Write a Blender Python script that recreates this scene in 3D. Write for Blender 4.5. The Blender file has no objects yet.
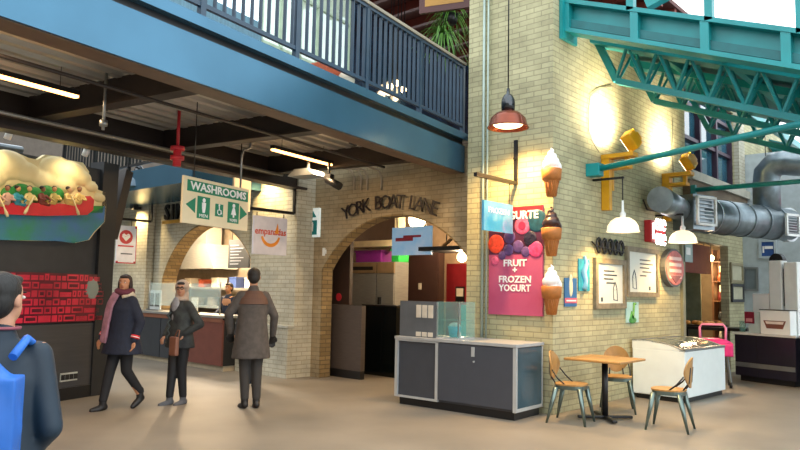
import bpy, bmesh, math, random
from mathutils import Vector, Matrix
random.seed(7)
C = bpy.context.scene.collection
PI = math.pi
R = math.radians
# ------------------------------------------------------------------ camera
FPX, CH = 701.6, 1.55
def cam_axes(yaw, pit, roll):
    cy, sy, cp, sp = math.cos(yaw), math.sin(yaw), math.cos(pit), math.sin(pit)
    f = Vector((sy*cp, cy*cp, sp)); r = Vector((cy, -sy, 0)); u = r.cross(f)
    c, s = math.cos(roll), math.sin(roll)
    return r*c+u*s, u*c-r*s, f
AR, AU, AF = cam_axes(R(-41.83), R(5.21), R(1.123))
cd = bpy.data.cameras.new('camera'); cam = bpy.data.objects.new('camera', cd); C.objects.link(cam)
cd.sensor_width = 36; cd.lens = FPX/800*36; cd.clip_end = 200
m = Matrix((AR, AU, -AF)).transposed().to_4x4(); m.translation = (0, 0, CH); cam.matrix_world = m
bpy.context.scene.camera = cam
# survey helpers: sight a point of the photograph onto a known plane of the place
def ray(x, y): return AR*((x-400)/FPX) - AU*((y-225)/FPX) + AF
CO = Vector((0, 0, CH))
def G(x, y, z=0): d = ray(x, y); return CO+d*((z-CH)/d.z)
def PX(x, y, X): d = ray(x, y); return CO+d*(X/d.x)
def PY(x, y, Y): d = ray(x, y); return CO+d*(Y/d.y)
# ------------------------------------------------------------------ world, exposure
sc = bpy.context.scene
sc.view_settings.view_transform = 'Standard'; sc.view_settings.look = 'None'
sc.view_settings.gamma = 1; sc.view_settings.use_curve_mapping = False
sc.view_settings.exposure = 0.28
w = bpy.data.worlds.new('sky'); sc.world = w; w.use_nodes = True
nt = w.node_tree; bg = nt.nodes['Background']
tc = nt.nodes.new('ShaderNodeTexCoord'); nz = nt.nodes.new('ShaderNodeTexNoise'); nz.inputs['Scale'].default_value = 2.5
cr = nt.nodes.new('ShaderNodeValToRGB'); cr.color_ramp.elements[0].color = (.72, .9, 1, 1); cr.color_ramp.elements[1].color = (1, 1, 1, 1)
cr.color_ramp.elements[0].position = .35; cr.color_ramp.elements[1].position = .6
nt.links.new(tc.outputs['Generated'], nz.inputs['Vector']); nt.links.new(nz.outputs['Fac'], cr.inputs['Fac']); nt.links.new(cr.outputs['Color'], bg.inputs['Color'])
bg.inputs['Strength'].default_value = 2.4
def lamp(name, kind, loc, energy, color=(1, .62, .28), size=.1, target=None, spot=None, parent=None, blend=.5, sy=None):
    l = bpy.data.lights.new(name, kind); l.energy = energy; l.color = color
    if kind == 'AREA':
        l.size = size
        if sy: l.shape = 'RECTANGLE'; l.size_y = sy
    else: l.shadow_soft_size = size
    if spot: l.spot_size = R(spot); l.spot_blend = blend
    o = bpy.data.objects.new(name, l); C.objects.link(o); o.location = loc
    if target is not None: o.rotation_euler = (Vector(target)-Vector(loc)).to_track_quat('-Z', 'Y').to_euler()
    if parent: o.parent = parent
    return o
# ------------------------------------------------------------------ materials
def hexc(h):
    h = h.lstrip('#'); v = [int(h[i:i+2], 16)/255 for i in (0, 2, 4)]
    return tuple((c/12.92 if c <= .04045 else ((c+.055)/1.055)**2.4) for c in v)+(1,)
MATS = {}
def mat(name, col, rough=.6, metal=0, var=.12, scale=6, bump=0, emit=0, trans=0, alpha=1, col2=None, stretch=None, coat=0):
    if name in MATS: return MATS[name]
    m_ = bpy.data.materials.new(name); m_.use_nodes = True; n = m_.node_tree.nodes; L = m_.node_tree.links; b = n['Principled BSDF']
    c = hexc(col); b.inputs['Roughness'].default_value = rough; b.inputs['Metallic'].default_value = metal
    b.inputs['Transmission Weight'].default_value = trans; b.inputs['Alpha'].default_value = alpha; b.inputs['Coat Weight'].default_value = coat
    t = n.new('ShaderNodeTexCoord'); mp = n.new('ShaderNodeMapping'); L.new(t.outputs['Object'], mp.inputs['Vector'])
    if stretch: mp.inputs['Scale'].default_value = stretch
    z = n.new('ShaderNodeTexNoise'); z.inputs['Scale'].default_value = scale; z.inputs['Detail'].default_value = 5; L.new(mp.outputs['Vector'], z.inputs['Vector'])
    r = n.new('ShaderNodeValToRGB'); r.color_ramp.elements[0].position = .3; r.color_ramp.elements[1].position = .7
    c2 = hexc(col2) if col2 else tuple(min(1, x*(1+var)) for x in c[:3])+(1,)
    c1 = c if col2 else tuple(x*(1-var) for x in c[:3])+(1,)
    r.color_ramp.elements[0].color = c1; r.color_ramp.elements[1].color = c2
    L.new(z.outputs['Fac'], r.inputs['Fac']); L.new(r.outputs['Color'], b.inputs['Base Color'])
    if emit: b.inputs['Emission Color'].default_value = c; b.inputs['Emission Strength'].default_value = emit
    if bump:
        bn = n.new('ShaderNodeBump'); bn.inputs['Strength'].default_value = bump; bn.inputs['Distance'].default_value = .02
        L.new(z.outputs['Fac'], bn.inputs['Height']); L.new(bn.outputs['Normal'], b.inputs['Normal'])
    MATS[name] = m_; return m_
def brick(name, a, b_, mort, rough=.85, bump=.6, stain=.35, msize=.008):
    m_ = bpy.data.materials.new(name); m_.use_nodes = True; n = m_.node_tree.nodes; L = m_.node_tree.links; b = n['Principled BSDF']
    b.inputs['Roughness'].default_value = rough
    g = n.new('ShaderNodeNewGeometry'); s = n.new('ShaderNodeSeparateXYZ'); L.new(g.outputs['Position'], s.inputs[0])
    ad = n.new('ShaderNodeMath'); L.new(s.outputs[0], ad.inputs[0]); L.new(s.outputs[1], ad.inputs[1])
    cb = n.new('ShaderNodeCombineXYZ'); L.new(ad.outputs[0], cb.inputs[0]); L.new(s.outputs[2], cb.inputs[1])
    t = n.new('ShaderNodeTexBrick'); L.new(cb.outputs[0], t.inputs['Vector'])
    t.inputs['Color1'].default_value = hexc(a); t.inputs['Color2'].default_value = hexc(b_); t.inputs['Mortar'].default_value = hexc(mort)
    t.inputs['Scale'].default_value = 1; t.inputs['Brick Width'].default_value = .23; t.inputs['Row Height'].default_value = .073
    t.inputs['Mortar Size'].default_value = msize; t.inputs['Mortar Smooth'].default_value = .3
    z = n.new('ShaderNodeTexNoise'); z.inputs['Scale'].default_value = 1.6; z.inputs['Detail'].default_value = 8; z.inputs['Roughness'].default_value = .7
    L.new(g.outputs['Position'], z.inputs['Vector'])
    r = n.new('ShaderNodeValToRGB'); r.color_ramp.elements[0].position = .3; r.color_ramp.elements[1].position = .65
    r.color_ramp.elements[0].color = (1-stain,)*3+(1,); r.color_ramp.elements[1].color = (1, 1, 1, 1)
    L.new(z.outputs['Fac'], r.inputs['Fac'])
    mx = n.new('ShaderNodeMix'); mx.data_type = 'RGBA'; mx.blend_type = 'MULTIPLY'; mx.inputs['Factor'].default_value = 1
    L.new(t.outputs['Color'], mx.inputs[6]); L.new(r.outputs['Color'], mx.inputs[7]); L.new(mx.outputs[2], b.inputs['Base Color'])
    bn = n.new('ShaderNodeBump'); bn.inputs['Strength'].default_value = bump; bn.inputs['Distance'].default_value = .012; bn.invert = True
    L.new(t.outputs['Fac'], bn.inputs['Height']); L.new(bn.outputs['Normal'], b.inputs['Normal'])
    return m_
BRICK = brick('buff_brick', '#c2bd96', '#b0ab88', '#9b9677', bump=.28)
BRICKW = brick('painted_brick', '#cbc7b4', '#bdb8a4', '#a8a390', stain=.4, bump=.28)
BRICKT = brick('tan_limewashed_brick', '#b5a586', '#a59474', '#968668', stain=.45, bump=.3)
BRICKD = brick('warm_lit_brick', '#a38a5e', '#86704a', '#6a5a40')  # warm light of the arch soffits put into the brick colour
FASC = mat('blue_steel_paint', '#446d85', .27, .55, var=.1, scale=1.2)
FASCD = mat('dark_steel', '#181c22', .5)
BEAM = mat('brown_black_steel', '#2a221f', .5)
DECK = mat('galvanised_deck', '#b5b3ac', .4, .4, var=.2, scale=3, stretch=(6, .5, 1))
RAIL = mat('railing_paint', '#223a4e', .4)
RAILTOP = mat('weathered_wood', '#8c8474', .6, var=.25, scale=4, stretch=(8, .6, 8))
BLACK = mat('black_metal', '#141416', .4)
DPANEL = mat('charcoal_panel', '#3a3a3c', .55, var=.15, scale=3, stretch=(.5, .5, 9))
MPANEL = mat('mural_backdrop', '#2d3033', .6)
TEAL = mat('teal_paint', '#0f878b', .4, var=.12, scale=3)
TEALD = mat('teal_roof_sheet', '#0d6468', .5, var=.15)
WHITE = mat('white_plastic', '#e6e8e6', .35, var=.04)
GREYM = mat('grey_metal', '#8f9496', .35, .7, var=.1)
ALU = mat('aluminium_trim', '#c3c6c6', .35, .4, var=.05)
GALV = mat('galvanised_duct', '#7f8b92', .35, .75, var=.18, scale=8)
CHAR = mat('charcoal_laminate', '#3d4047', .45, var=.06)
WOOD = mat('honey_wood', '#a67c44', .45, var=.18, scale=5, stretch=(1, 9, 1))
YEL = mat('yellow_steel', '#d39a12', .45, var=.1)
STEEL = mat('brushed_steel', '#9c9c98', .35, .5, var=.12, stretch=(1, 1, 14))
CHAIRM = mat('gunmetal', '#6e7d78', .3, .85, var=.12)
GLASS = mat('clear_glass', '#dff5f0', .05, var=0, alpha=.25)
GREENG = mat('tinted_case_glass', '#7fb8b0', .05, var=.04, alpha=.28)
DGLASS = mat('dark_window_glass', '#2b5a6c', .06, var=.5, scale=1.5, coat=.5)
RED = mat('red_paint', '#c22a38', .45)
# ------------------------------------------------------------------ mesh helpers
def P3(v): return Vector(v)
class MB:
    def __init__(s): s.bm = bmesh.new(); s.mi = 0
    def face(s, vs):
        try: f = s.bm.faces.new(vs); f.material_index = s.mi; return f
        except ValueError: return None
    def box(s, x0, x1, y0, y1, z0, z1, bev=0, M=None):
        v = [s.bm.verts.new((x, y, z)) for z in (z0, z1) for y in (y0, y1) for x in (x0, x1)]
        fs = [s.face([v[i] for i in q]) for q in ((0, 2, 3, 1), (4, 5, 7, 6), (0, 1, 5, 4), (2, 6, 7, 3), (0, 4, 6, 2), (1, 3, 7, 5))]
        if M: bmesh.ops.transform(s.bm, matrix=M, verts=v)
        if bev:
            es = {e for f in fs for e in f.edges}; r = bmesh.ops.bevel(s.bm, geom=list(es), offset=bev, segments=2, affect='EDGES', profile=.6)
            for f in r['faces']: f.material_index = s.mi
        return s
    def bar(s, a, b, w, h=None, up=(0, 0, 1), bev=0):
        a, b = P3(a), P3(b); d = b-a; L = d.length; d.normalize(); h = h or w
        x = d.cross(P3(up))
        if x.length < 1e-4: x = d.cross(Vector((0, 1, 0)))
        x.normalize(); z = x.cross(d); M = Matrix((x, d, z)).transposed().to_4x4(); M.translation = a
        return s.box(-w/2, w/2, 0, L, -h/2, h/2, bev, M)
    def ring(s, c, r, u, v, n): return [s.bm.verts.new(c+u*(math.cos(2*PI*i/n)*r)+v*(math.sin(2*PI*i/n)*r)) for i in range(n)]
    def skin(s, rings, cap=True):
        n = len(rings[0])
        for a, b in zip(rings, rings[1:]):
            for i in range(n): f = s.face([a[i], a[(i+1) % n], b[(i+1) % n], b[i]]); f and setattr(f, 'smooth', True)
        if cap: s.face(rings[0][::-1]); s.face(rings[-1])
    def tube(s, pts, r, n=8, cap=True):
        pts = [P3(p) for p in pts]; rs = r if isinstance(r, (list, tuple)) else [r]*len(pts); rings = []; u = None
        for i, p in enumerate(pts):
            d = (pts[min(i+1, len(pts)-1)]-pts[max(i-1, 0)]).normalized()
            if u is None: u = d.orthogonal().normalized()
            u = (u-d*u.dot(d)).normalized(); rings.append(s.ring(p, rs[i], u, d.cross(u), n))
        s.skin(rings, cap); return s
    def cyl(s, a, b, r, n=16): return s.tube([a, b], r, n)
    def lathe(s, prof, n=24, c=(0, 0, 0), ax=(0, 0, 1), cap=False):
        c = P3(c); a = P3(ax).normalized(); u = a.orthogonal().normalized(); v = a.cross(u)
        s.skin([s.ring(c+a*z, max(r, 1e-4), u, v, n) for r, z in prof], cap); return s
    def ell(s, c, r, n=16, M=None):
        r = r if isinstance(r, (tuple, list)) else (r,)*3
        mm = Matrix.Translation(c) @ (M or Matrix.Identity(4)) @ Matrix.Diagonal((*r, 1))
        q = bmesh.ops.create_uvsphere(s.bm, u_segments=n, v_segments=max(6, n//2), radius=1, matrix=mm)
        for v in q['verts']:
            for f in v.link_faces: f.smooth = True; f.material_index = s.mi
        return s
    def prism(s, poly, y0, y1):      # outline in x,z ; thick in y
        a = [s.bm.verts.new((x, y0, z)) for x, z in poly]; b = [s.bm.verts.new((x, y1, z)) for x, z in poly]; n = len(poly)
        s.face(a); s.face(b[::-1])
        for i in range(n): s.face([a[i], b[i], b[(i+1) % n], a[(i+1) % n]])
        return s
    def prismz(s, poly, z0, z1):
        a = [s.bm.verts.new((x, y, z0)) for x, y in poly]; b = [s.bm.verts.new((x, y, z1)) for x, y in poly]; n = len(poly)
        s.face(a[::-1]); s.face(b)
        for i in range(n): s.face([a[i], a[(i+1) % n], b[(i+1) % n], b[i]])
        return s
    def done(s, name, mats, parent=None):
        bmesh.ops.recalc_face_normals(s.bm, faces=s.bm.faces[:])
        me = bpy.data.meshes.new(name); o = bpy.data.objects.new(name, me)
        if not parent and s.bm.verts:
            xs = [v.co for v in s.bm.verts]; lo = [min(v[i] for v in xs) for i in range(3)]; hi = [max(v[i] for v in xs) for i in range(3)]
            c = Vector(((lo[0]+hi[0])/2, (lo[1]+hi[1])/2, lo[2])); bmesh.ops.translate(s.bm, verts=s.bm.verts, vec=-c); o.location = c
        s.bm.to_mesh(me); s.bm.free()
        for q in (mats if isinstance(mats, (list, tuple)) else [mats]): me.materials.append(q)
        C.objects.link(o)
        if parent: o.parent = parent
        return o
def tag(o, label, cat, group=None):
    o['label'] = label; o['category'] = cat
    if group: o['group'] = group
    return o
def thing(name, label, cat, loc=(0, 0, 0), rz=0, group=None):
    o = bpy.data.objects.new(name, None); C.objects.link(o); o.location = loc; o.rotation_euler = (0, 0, R(rz)); o.empty_display_size = .1
    return tag(o, label, cat, group)
def struct(name, mb, m_):
    o = mb.done(name, m_); o['kind'] = 'structure'; return o
def dup(o, parent=None):
    c = o.copy(); C.objects.link(c)
    if parent: c.parent = parent
    for ch in list(o.children): dup(ch, c)
    return c
def place(o, loc, rz, label, group=None):
    o.location = loc; o.rotation_euler = (0, 0, R(rz)); o['label'] = label
    if group: o['group'] = group
    return o
def fuse(name, mb, m_, parent, voxel=.012, smooth=4):
    """grow one continuous surface over the joined shapes"""
    o = mb.done('tmp', m_, None); off = o.location.copy()
    r = o.modifiers.new('r', 'REMESH'); r.mode = 'VOXEL'; r.voxel_size = voxel; r.use_smooth_shade = True
    if smooth: q = o.modifiers.new('s', 'SMOOTH'); q.iterations = smooth; q.factor = .5
    dg = bpy.context.evaluated_depsgraph_get(); me = bpy.data.meshes.new_from_object(o.evaluated_get(dg)); me.name = name
    for v in me.vertices: v.co += off
    me.materials.clear()
    for q in (m_ if isinstance(m_, (list, tuple)) else [m_]): me.materials.append(q)
    bpy.data.objects.remove(o); n = bpy.data.objects.new(name, me); C.objects.link(n)
    if parent: n.parent = parent
    return n
def text(name, s, size, loc, m_, parent, depth=.006, rot=(90, 0, 0), align='CENTER', width=None, bold=0):
    cu = bpy.data.curves.new(name, 'FONT'); cu.body = s; cu.size = size; cu.extrude = depth; cu.align_x = align; cu.offset = bold; cu.resolution_u = 2
    o = bpy.data.objects.new(name, cu); C.objects.link(o); dg = bpy.context.evaluated_depsgraph_get(); dg.update()
    me = bpy.data.meshes.new_from_object(o.evaluated_get(dg)); bpy.data.objects.remove(o)
    if width and me.vertices:
        xs = [v.co.x for v in me.vertices]; k = width/(max(xs)-min(xs))
        for v in me.vertices: v.co.x *= k
    me.name = name; me.materials.clear(); me.materials.append(m_); n = bpy.data.objects.new(name, me); C.objects.link(n)
    n.parent = parent; n.location = loc; n.rotation_euler = [R(a) for a in rot]; return n
def arcpts(cx, cz, r, a0, a1, n): return [(cx+r*math.cos(a0+(a1-a0)*i/n), cz+r*math.sin(a0+(a1-a0)*i/n)) for i in range(n+1)]
# ================================================================== SETTING
FL = mat('polished_concrete', '#766f64', .5, col2='#8c8376', scale=.9)
b = FL.node_tree.nodes['Principled BSDF']
struct('floor', MB().box(-26, 12, -8, 30, -.1, 0), FL)
YW, PW, LW, RX = 8.25, 8.07, 7.85, -4.56      # arch wall, pier face, left pier face, right-hand brick wall
# York arch wall, opening x -9.15..-5.85
def arch_wall(x0, x1, y0, y1, ztop, ox0, ox1, spring, crown, n=28):
    h = crown-spring; c = (ox1-ox0)/2; r = (c*c+h*h)/(2*h); cx = (ox0+ox1)/2; cz = crown-r; a = math.atan2(spring-cz, c)
    arc = arcpts(cx, cz, r, PI-a, a, n)
    mb = MB()
    for y0_, y1_ in ((y0, y1),):
        mb.box(x0, ox0, y0, y1, 0, spring); mb.box(ox1, x1, y0, y1, 0, spring)
        mb.box(x0, ox0, y0, y1, spring, ztop); mb.box(ox1, x1, y0, y1, spring, ztop)
        for (xa, za), (xb, zb) in zip(arc, arc[1:]):
            mb.prism([(xa, za), (xb, zb), (xb, ztop), (xa, ztop)], y0, y1)
    bmesh.ops.remove_doubles(mb.bm, verts=mb.bm.verts, dist=1e-4)
    return mb, arc
mb, arc1 = arch_wall(-9.42, -5.9, YW, 8.5, 3.7, -9.2, -5.9, 1.86, 2.74)
struct('wall_arch', mb, BRICKT)
def soffit(arc, y0, y1, z0):                 # thin brick lining, its tan carries the warm light on the reveal
    mb = MB(); T = .025
    mb.box(arc[0][0], arc[0][0]+T, y0, y1, z0, arc[0][1])
    cx = (arc[0][0]+arc[-1][0])/2; cz = arc[0][1]-1.5
    def inn(p): d = Vector((cx-p[0], cz-p[1])).normalized()*T; return (p[0]+d.x, p[1]+d.y)
    for a, b in zip(arc, arc[1:]): mb.prism([a, b, inn(b), inn(a)], y0, y1)
    return mb
struct('trim_1', soffit(arc1, YW+.002, 8.49, 0), BRICKD)
# pier with sign, right wall
struct('wall_pier', MB().box(-5.9, RX, PW, 8.62, 0, 9).box(-5.9, -5.66, PW-.05, PW, 0, 9), BRICK)
mb = MB()
mb.box(-5.06, RX, 8.62, 12.6, 0, 5.6).box(-4.72, RX, 12.6, 15.2, 2.55, 3.55).box(-5.06, RX, 12.6, 12.85, 3.55, 5.6).box(-5.06, RX, 12.85, 15.75, 5.45, 5.6)
mb.box(-4.72, RX, 15.2, 15.7, 0, 3.55).box(-5.06, RX, 15.75, 20.5, 3.55, 5.6).box(-4.72, RX, 15.7, 16.2, 0, 3.55)
struct('wall_right', mb, BRICK)
struct('trim_2', MB().box(-5.0, -4.38, 12.7, 16.4, 3.62, 3.78), mat('stone_sill', '#a9a698', .8, bump=.3))
struct('trim_3', MB().box(RX, -4.44, 12.7, 16.4, 3.3, 3.62), mat('weathered_fascia', '#7d6f5c', .8, col2='#4f3c2c', scale=3, stretch=(1, .4, 3)))
struct('trim_4', MB().box(RX, RX+.1, 15.75, 16.15, 3.78, 5.55), BRICKW)
struct('trim_5', MB().box(RX, RX+.05, 12.5, 12.62, 0, 2.55), mat('door_trim', '#8b8a72', .6))
# upper window of the right wall
fr = MB()
for i in range(4): y = 12.85+i*2.9/3; fr.box(-4.75, -4.6, max(12.85, y-.04), min(15.75, y+.04), 3.78, 5.45)
for z in (3.78, 4.45, 5.1, 5.38): fr.box(-4.74, -4.62, 12.85, 15.75, z, z+.07)
o = struct('window_1', fr, mat('plum_window_frame', '#3c2a3c', .5))
g = MB().box(-4.72, -4.7, 12.85, 15.75, 3.78, 5.45).done('pane', DGLASS, None); g.parent = o; g.matrix_parent_inverse = Matrix.Translation(-o.location)
# left piers and food-stall arch wall
struct('wall_left_pier', MB().box(-10.72, -9.42, LW, 8.5, 0, 3.7).box(-10.9, -9.42, 7.72, LW, 0, .85), BRICKW)
struct('trim_6', MB().box(-10.92, -9.40, 7.70, LW, .85, .89), mat('pier_cap_stone', '#a7a79c', .8))
mb, arc2 = arch_wall(-14.6, -10.72, 8.05, 8.4, 3.7, -14.2, -10.75, 1.65, 2.83)
struct('wall_stall', mb, BRICKW)
struct('trim_9', soffit(arc2, 8.052, 8.39, 0), BRICKD)
struct('wall_far_left', MB().box(-24, -14.6, 8.0, 8.4, 0, 3.7).box(-15.1, -14.55, LW, 8.0, 0, 3.7), BRICKW)
# stall interior
SB = mat('stall_back_wall', '#8a7c6a', .35, .4, var=.2)
struct('wall_stall_back', MB().box(-18.2, -10.75, 10.3, 10.45, 0, 3.6), SB)
struct('wall_stall_left', MB().box(-18.3, -18.2, 8.4, 10.45, 0, 3.6), SB)
struct('wall_stall_right', MB().box(-10.85, -10.75, 8.5, 10.3, 0, 3.6), SB)
struct('ceiling_stall', MB().box(-18.2, -10.85, 8.4, 10.3, 3.3, 3.6), mat('stall_ceiling', '#b9aa8e', .7))
# passage interior behind the York arch
struct('wall_passage_back', MB().box(-10.75, -5.06, 12.2, 12.35, 0, 3.6), mat('beige_passage_wall', '#b59a7e', .7))
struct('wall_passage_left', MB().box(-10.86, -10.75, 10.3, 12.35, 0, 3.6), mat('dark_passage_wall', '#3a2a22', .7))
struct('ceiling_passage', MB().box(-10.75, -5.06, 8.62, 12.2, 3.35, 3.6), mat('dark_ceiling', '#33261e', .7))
# side room seen through the doorway
struct('wall_shop_back', MB().box(-12, -5.06, 17.5, 17.6, 0, 3.5), mat('shop_back_wall', '#7d6a4e', .7))
struct('wall_shop_front', MB().box(-12, -5.06, 12.76, 12.8, 0, 3.5), SB)
struct('wall_shop_left', MB().box(-12.1, -12, 12.8, 17.6, 0, 3.5), mat('sage_partition', '#7f8a72', .7))
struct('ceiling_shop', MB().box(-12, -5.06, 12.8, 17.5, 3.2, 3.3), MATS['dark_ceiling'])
# grey partition facing us beyond the doorway
struct('wall_grey', MB().box(RX, -2.98, 16.2, 16.35, 0, 4.6), mat('pale_grey_partition', '#aab5b8', .7))
struct('wall_end', MB().box(-4.56, 12, 26, 26.2, 0, 2.2), mat('end_wall', '#8f9d9c', .7))
struct('wall_back', MB().box(-26, 12, -8.2, -8, 0, 7), mat('rear_wall', '#8a8378', .8))
struct('wall_outer_left', MB().box(-26.2, -26, -8, 22, 0, 9.6), mat('outer_wall', '#5a5148', .8))
# mural wall under the bridge, running toward us
MO = G(107, 393); MRZ = 107.5
def mural_obj(mb, name, m_): o = mb.done(name, m_, None); return o
def rotM(o, loc, rz): o.matrix_world = Matrix.Translation(loc) @ Matrix.Rotation(R(rz), 4, 'Z') @ Matrix.Translation(o.location); return o
ex, ey = Vector((math.cos(R(MRZ)), math.sin(R(MRZ)), 0)), Vector((-math.sin(R(MRZ)), math.cos(R(MRZ)), 0))
def mu(px, py, off=0):      # point of the mural wall face in its own frame (u along, z up)
    d = ray(px, py); q = MO+ey*off; t = (q-CO).dot(ey)/d.dot(ey); p = CO+d*t; return (p-MO).dot(ex), p.z
o = struct('wall_mural', MB().box(-4.6, -.34, 0, .3, .38, 3.15), MPANEL); rotM(o, MO, MRZ)
o = struct('wall_mural_lower', MB().box(-4.6, -.34, -.03, .3, .0, 1.0), DPANEL); rotM(o, MO, MRZ)
o = struct('trim_7', MB().box(-.34, -.07, -.06, .2, 0, 3.26), mat('dark_post', '#1f2226', .5)); rotM(o, MO, MRZ)
o = struct('baseboard_mural', MB().box(-4.6, -.34, -.045, -.03, 0, .16), BLACK); rotM(o, MO, MRZ)
mb = MB().bar((-.03, .08, 2.2), (.2, .08, 3.22), .16, .14); o = struct('trim_8', mb, BEAM); rotM(o, MO, MRZ)
# ------------------------------------------------------------------ bridge (balcony)
BO = Vector((-6.06, 8.07, 0)); BR = 10.25
def bput(o): return rotM(o, BO, BR)
def bs(name, mb, m_): o = mb.done(name, m_); o['kind'] = 'structure'; return bput(o)
bs('trim_balcony_fascia', MB().box(-.03, 0, -10, .12, 3.26, 3.66), FASC)
bs('trim_balcony_flange', MB().box(-.26, -.03, -10, .12, 3.255, 3.28), mat('brown_flange', '#6a5646', .5))
bs('trim_balcony_slot', MB().box(-.12, -.04, -10, .12, 3.66, 3.73), BLACK)
bs('trim_balcony_edge', MB().box(-.1, .05, -10, .12, 3.73, 3.83), FASC)
mb = MB()
nrib = 14
for i in range(nrib):
    x = -3.5+i*.24; mb.prism([(x, 3.76), (x+.03, 3.69), (x+.12, 3.69), (x+.15, 3.76), (x+.24, 3.76), (x+.24, 3.77), (x, 3.77)], -10, .3)
bs('ceiling_bridge', mb, DECK)
bs('floor_bridge', MB().box(-3.5, -.1, -10, .1, 3.77, 3.83), mat('bridge_boards', '#6b5a48', .7))
mb = MB().box(-3.42, -3.38, -10, .55, 3.28, 3.7).box(-3.52, -3.28, -10, .55, 3.25, 3.29)
bs('trim_inner_beam', mb, BEAM)
for i, y in enumerate((-9, -6.7, -4.45, -2.5, -.35)):
    bs('trim_cross_beam_%d' % (i+1), MB().box(-3.38, -.06, y-.02, y+.02, 3.42, 3.7).box(-3.38, -.06, y-.09, y+.09, 3.40, 3.43), BEAM)
# upper floor
struct('floor_upper', MB().box(-24, -5.9, 8.3, 14, 3.7, 3.83), MATS['bridge_boards'])
struct('floor_upper_left', MB().box(-24, -9.7, LW, 8.3, 3.72, 3.83), MATS['bridge_boards'])
struct('ceiling_upper', MB().box(-12.5, -5.9, 8.3, 17, 8.3, 8.4), mat('dark_red_ceiling', '#4c1c18', .7, var=.3, stretch=(1, 8, 1)))
mb = MB()
for i in range(10): mb.box(-12.5, -5.95, 8.6+i*.85, 8.72+i*.85, 8.1, 8.3)
struct('trim_rafters', mb, mat('oxblood_wood', '#6a2a20', .6))
struct('wall_upper_back', MB().box(-12.5, -5.9, 17, 17.1, 3.83, 8.3), mat('dark_red_wall', '#45201a', .7))
GW = mat('upper_blue_glazing', '#16293a', .12, var=.6, scale=1.6, coat=.6)
bs('wall_upper_glazed', MB().box(-3.5, -3.4, 1.9, 7.2, 3.83, 7.42), GW)
bs('wall_upper_panels', MB().box(-3.5, -3.4, -9, -.62, 3.83, 5.9), mat('upper_blue_panels', '#5f8496', .6, var=.2, stretch=(1, 6, .3)))
fr = MB()
for i in range(6): y = -.6+i*.5; fr.box(-3.48, -3.42, y-.03, y+.03, 3.83, 8.6)
for z in (4.5, 5.6, 6.7, 8.55): fr.box(-3.48, -3.42, -.6, 1.9, z, z+.05)
bs('window_2', fr, mat('pale_green_frame', '#a9bda6', .5))
o = bs('window_3', MB().box(-3.46, -3.455, -.6, 1.9, 3.83, 8.55), mat('pale_green_glass', '#dff0dc', .2, alpha=.55, var=.1, scale=.8))
# far mezzanine over the stalls
MC = G(192, 181, 3.3)
struct('trim_mezzanine', MB().box(-20, MC.x, MC.y, LW-.01, 3.3, 3.68), FASC)
# ------------------------------------------------------------------ railings
def railing(name, label, x0, x1, axis, sp, zdeck, zt, post_at, loc, rz, rail_m, top_m, group=None):
    t = thing(name, label, 'railing', loc, rz, group)
    L = x1-x0
    def seg(mb, a, b, w, z0, z1): mb.box(-w/2, w/2, a, b, z0, z1) if axis == 'y' else mb.box(a, b, -w/2, w/2, z0, z1)
    mb = MB(); seg(mb, x0, x1, .09, zt-.04, zt); mb.done('handrail', top_m, t)
    mb = MB(); seg(mb, x0, x1, .05, zt-.08, zt-.04); mb.done('top_rail', rail_m, t)
    mb = MB(); seg(mb, x0, x1, .04, zdeck+.1, zdeck+.14); mb.done('bottom_rail', rail_m, t)
    for p in post_at:
        mb = MB(); mb.box(-.025, .025, -.03, .03, zdeck, zt-.06); o = mb.done('post', rail_m, t); o.location = (0, p, 0) if axis == 'y' else (p, 0, 0)
    mb = MB(); mb.box(-.018, .018, -.008, .008, zdeck+.12, zt-.07); o0 = mb.done('baluster', rail_m, t)
    n = int(L/sp)
    for i in range(n):
        p = x0+sp*(i+.5); o = o0 if i == 0 else o0.copy()
        if i: C.objects.link(o); o.parent = t
        o.location = (0, p, 0) if axis == 'y' else (p, 0, 0)
        if axis == 'x': o.rotation_euler = (0, 0, PI/2)
    return t
lo = BO.copy()
n_ = Matrix.Rotation(R(BR), 3, 'Z') @ Vector((-.02, 0, 0))
railing('balcony_railing', 'long blue-grey metal balcony railing with wooden handrail above the blue fascia', -9, .1, 'y', .115, 3.83, 4.9, [-8.4, -6.6, -4.95, -3.7, -2.45, -1.2, .07], BO+n_, BR, RAIL, RAILTOP)
railing('mezzanine_railing', 'short dark railing on the far blue mezzanine behind the washrooms sign', -15.8, MC.x-.05, 'x', .14, 3.68, 4.65, [-15.8, -14.3, -12.8, MC.x-.08], (0, MC.y+.05, 0), 0, BLACK, BLACK)

# ================================================================== TEAL ROOF STEEL
SL = -.39
def zr(z0, x): return z0+SL*(x-RX)
XE = .9
t = thing('roof_girder', 'long teal steel girder sloping down from the brick corner under the white sky', 'beam', (0, 8.45, 0))
def slab(y0, y1, za, zb, name, m_, par=t, x0=RX+.01, x1=XE):
    MB().prism([(x0, zr(za, x0)), (x1, zr(za, x1)), (x1, zr(zb, x1)), (x0, zr(zb, x0))], y0, y1).done(name, m_, par)
slab(-.02, .02, 5.12, 5.5, 'web', TEAL); slab(-.16, .12, 5.08, 5.14, 'bottom_flange', TEAL); slab(-.16, .12, 5.48, 5.54, 'top_flange', TEAL)
slab(-.1, -.02, 5.16, 5.27, 'lower_angle', TEALD)
for x in (-4.5, -3.55, -2.7, -1.85, -.9, 0):
    MB().box(x-.05, x+.05, -.15, -.02, zr(5.12, x), zr(5.5, x)).done('stiffener', TEAL, t)
for x in (-3.6, -2.65, -1.7): MB().box(x-.045, x+.045, -.16, -.06, zr(5.5, x), zr(7.2, x)).done('upright', TEAL, t)
MB().bar((-3.4, -.1, zr(5.6, -3.4)), (-1.7, .1, 5.75), .14, .12).done('brace', TEAL, t)
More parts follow.
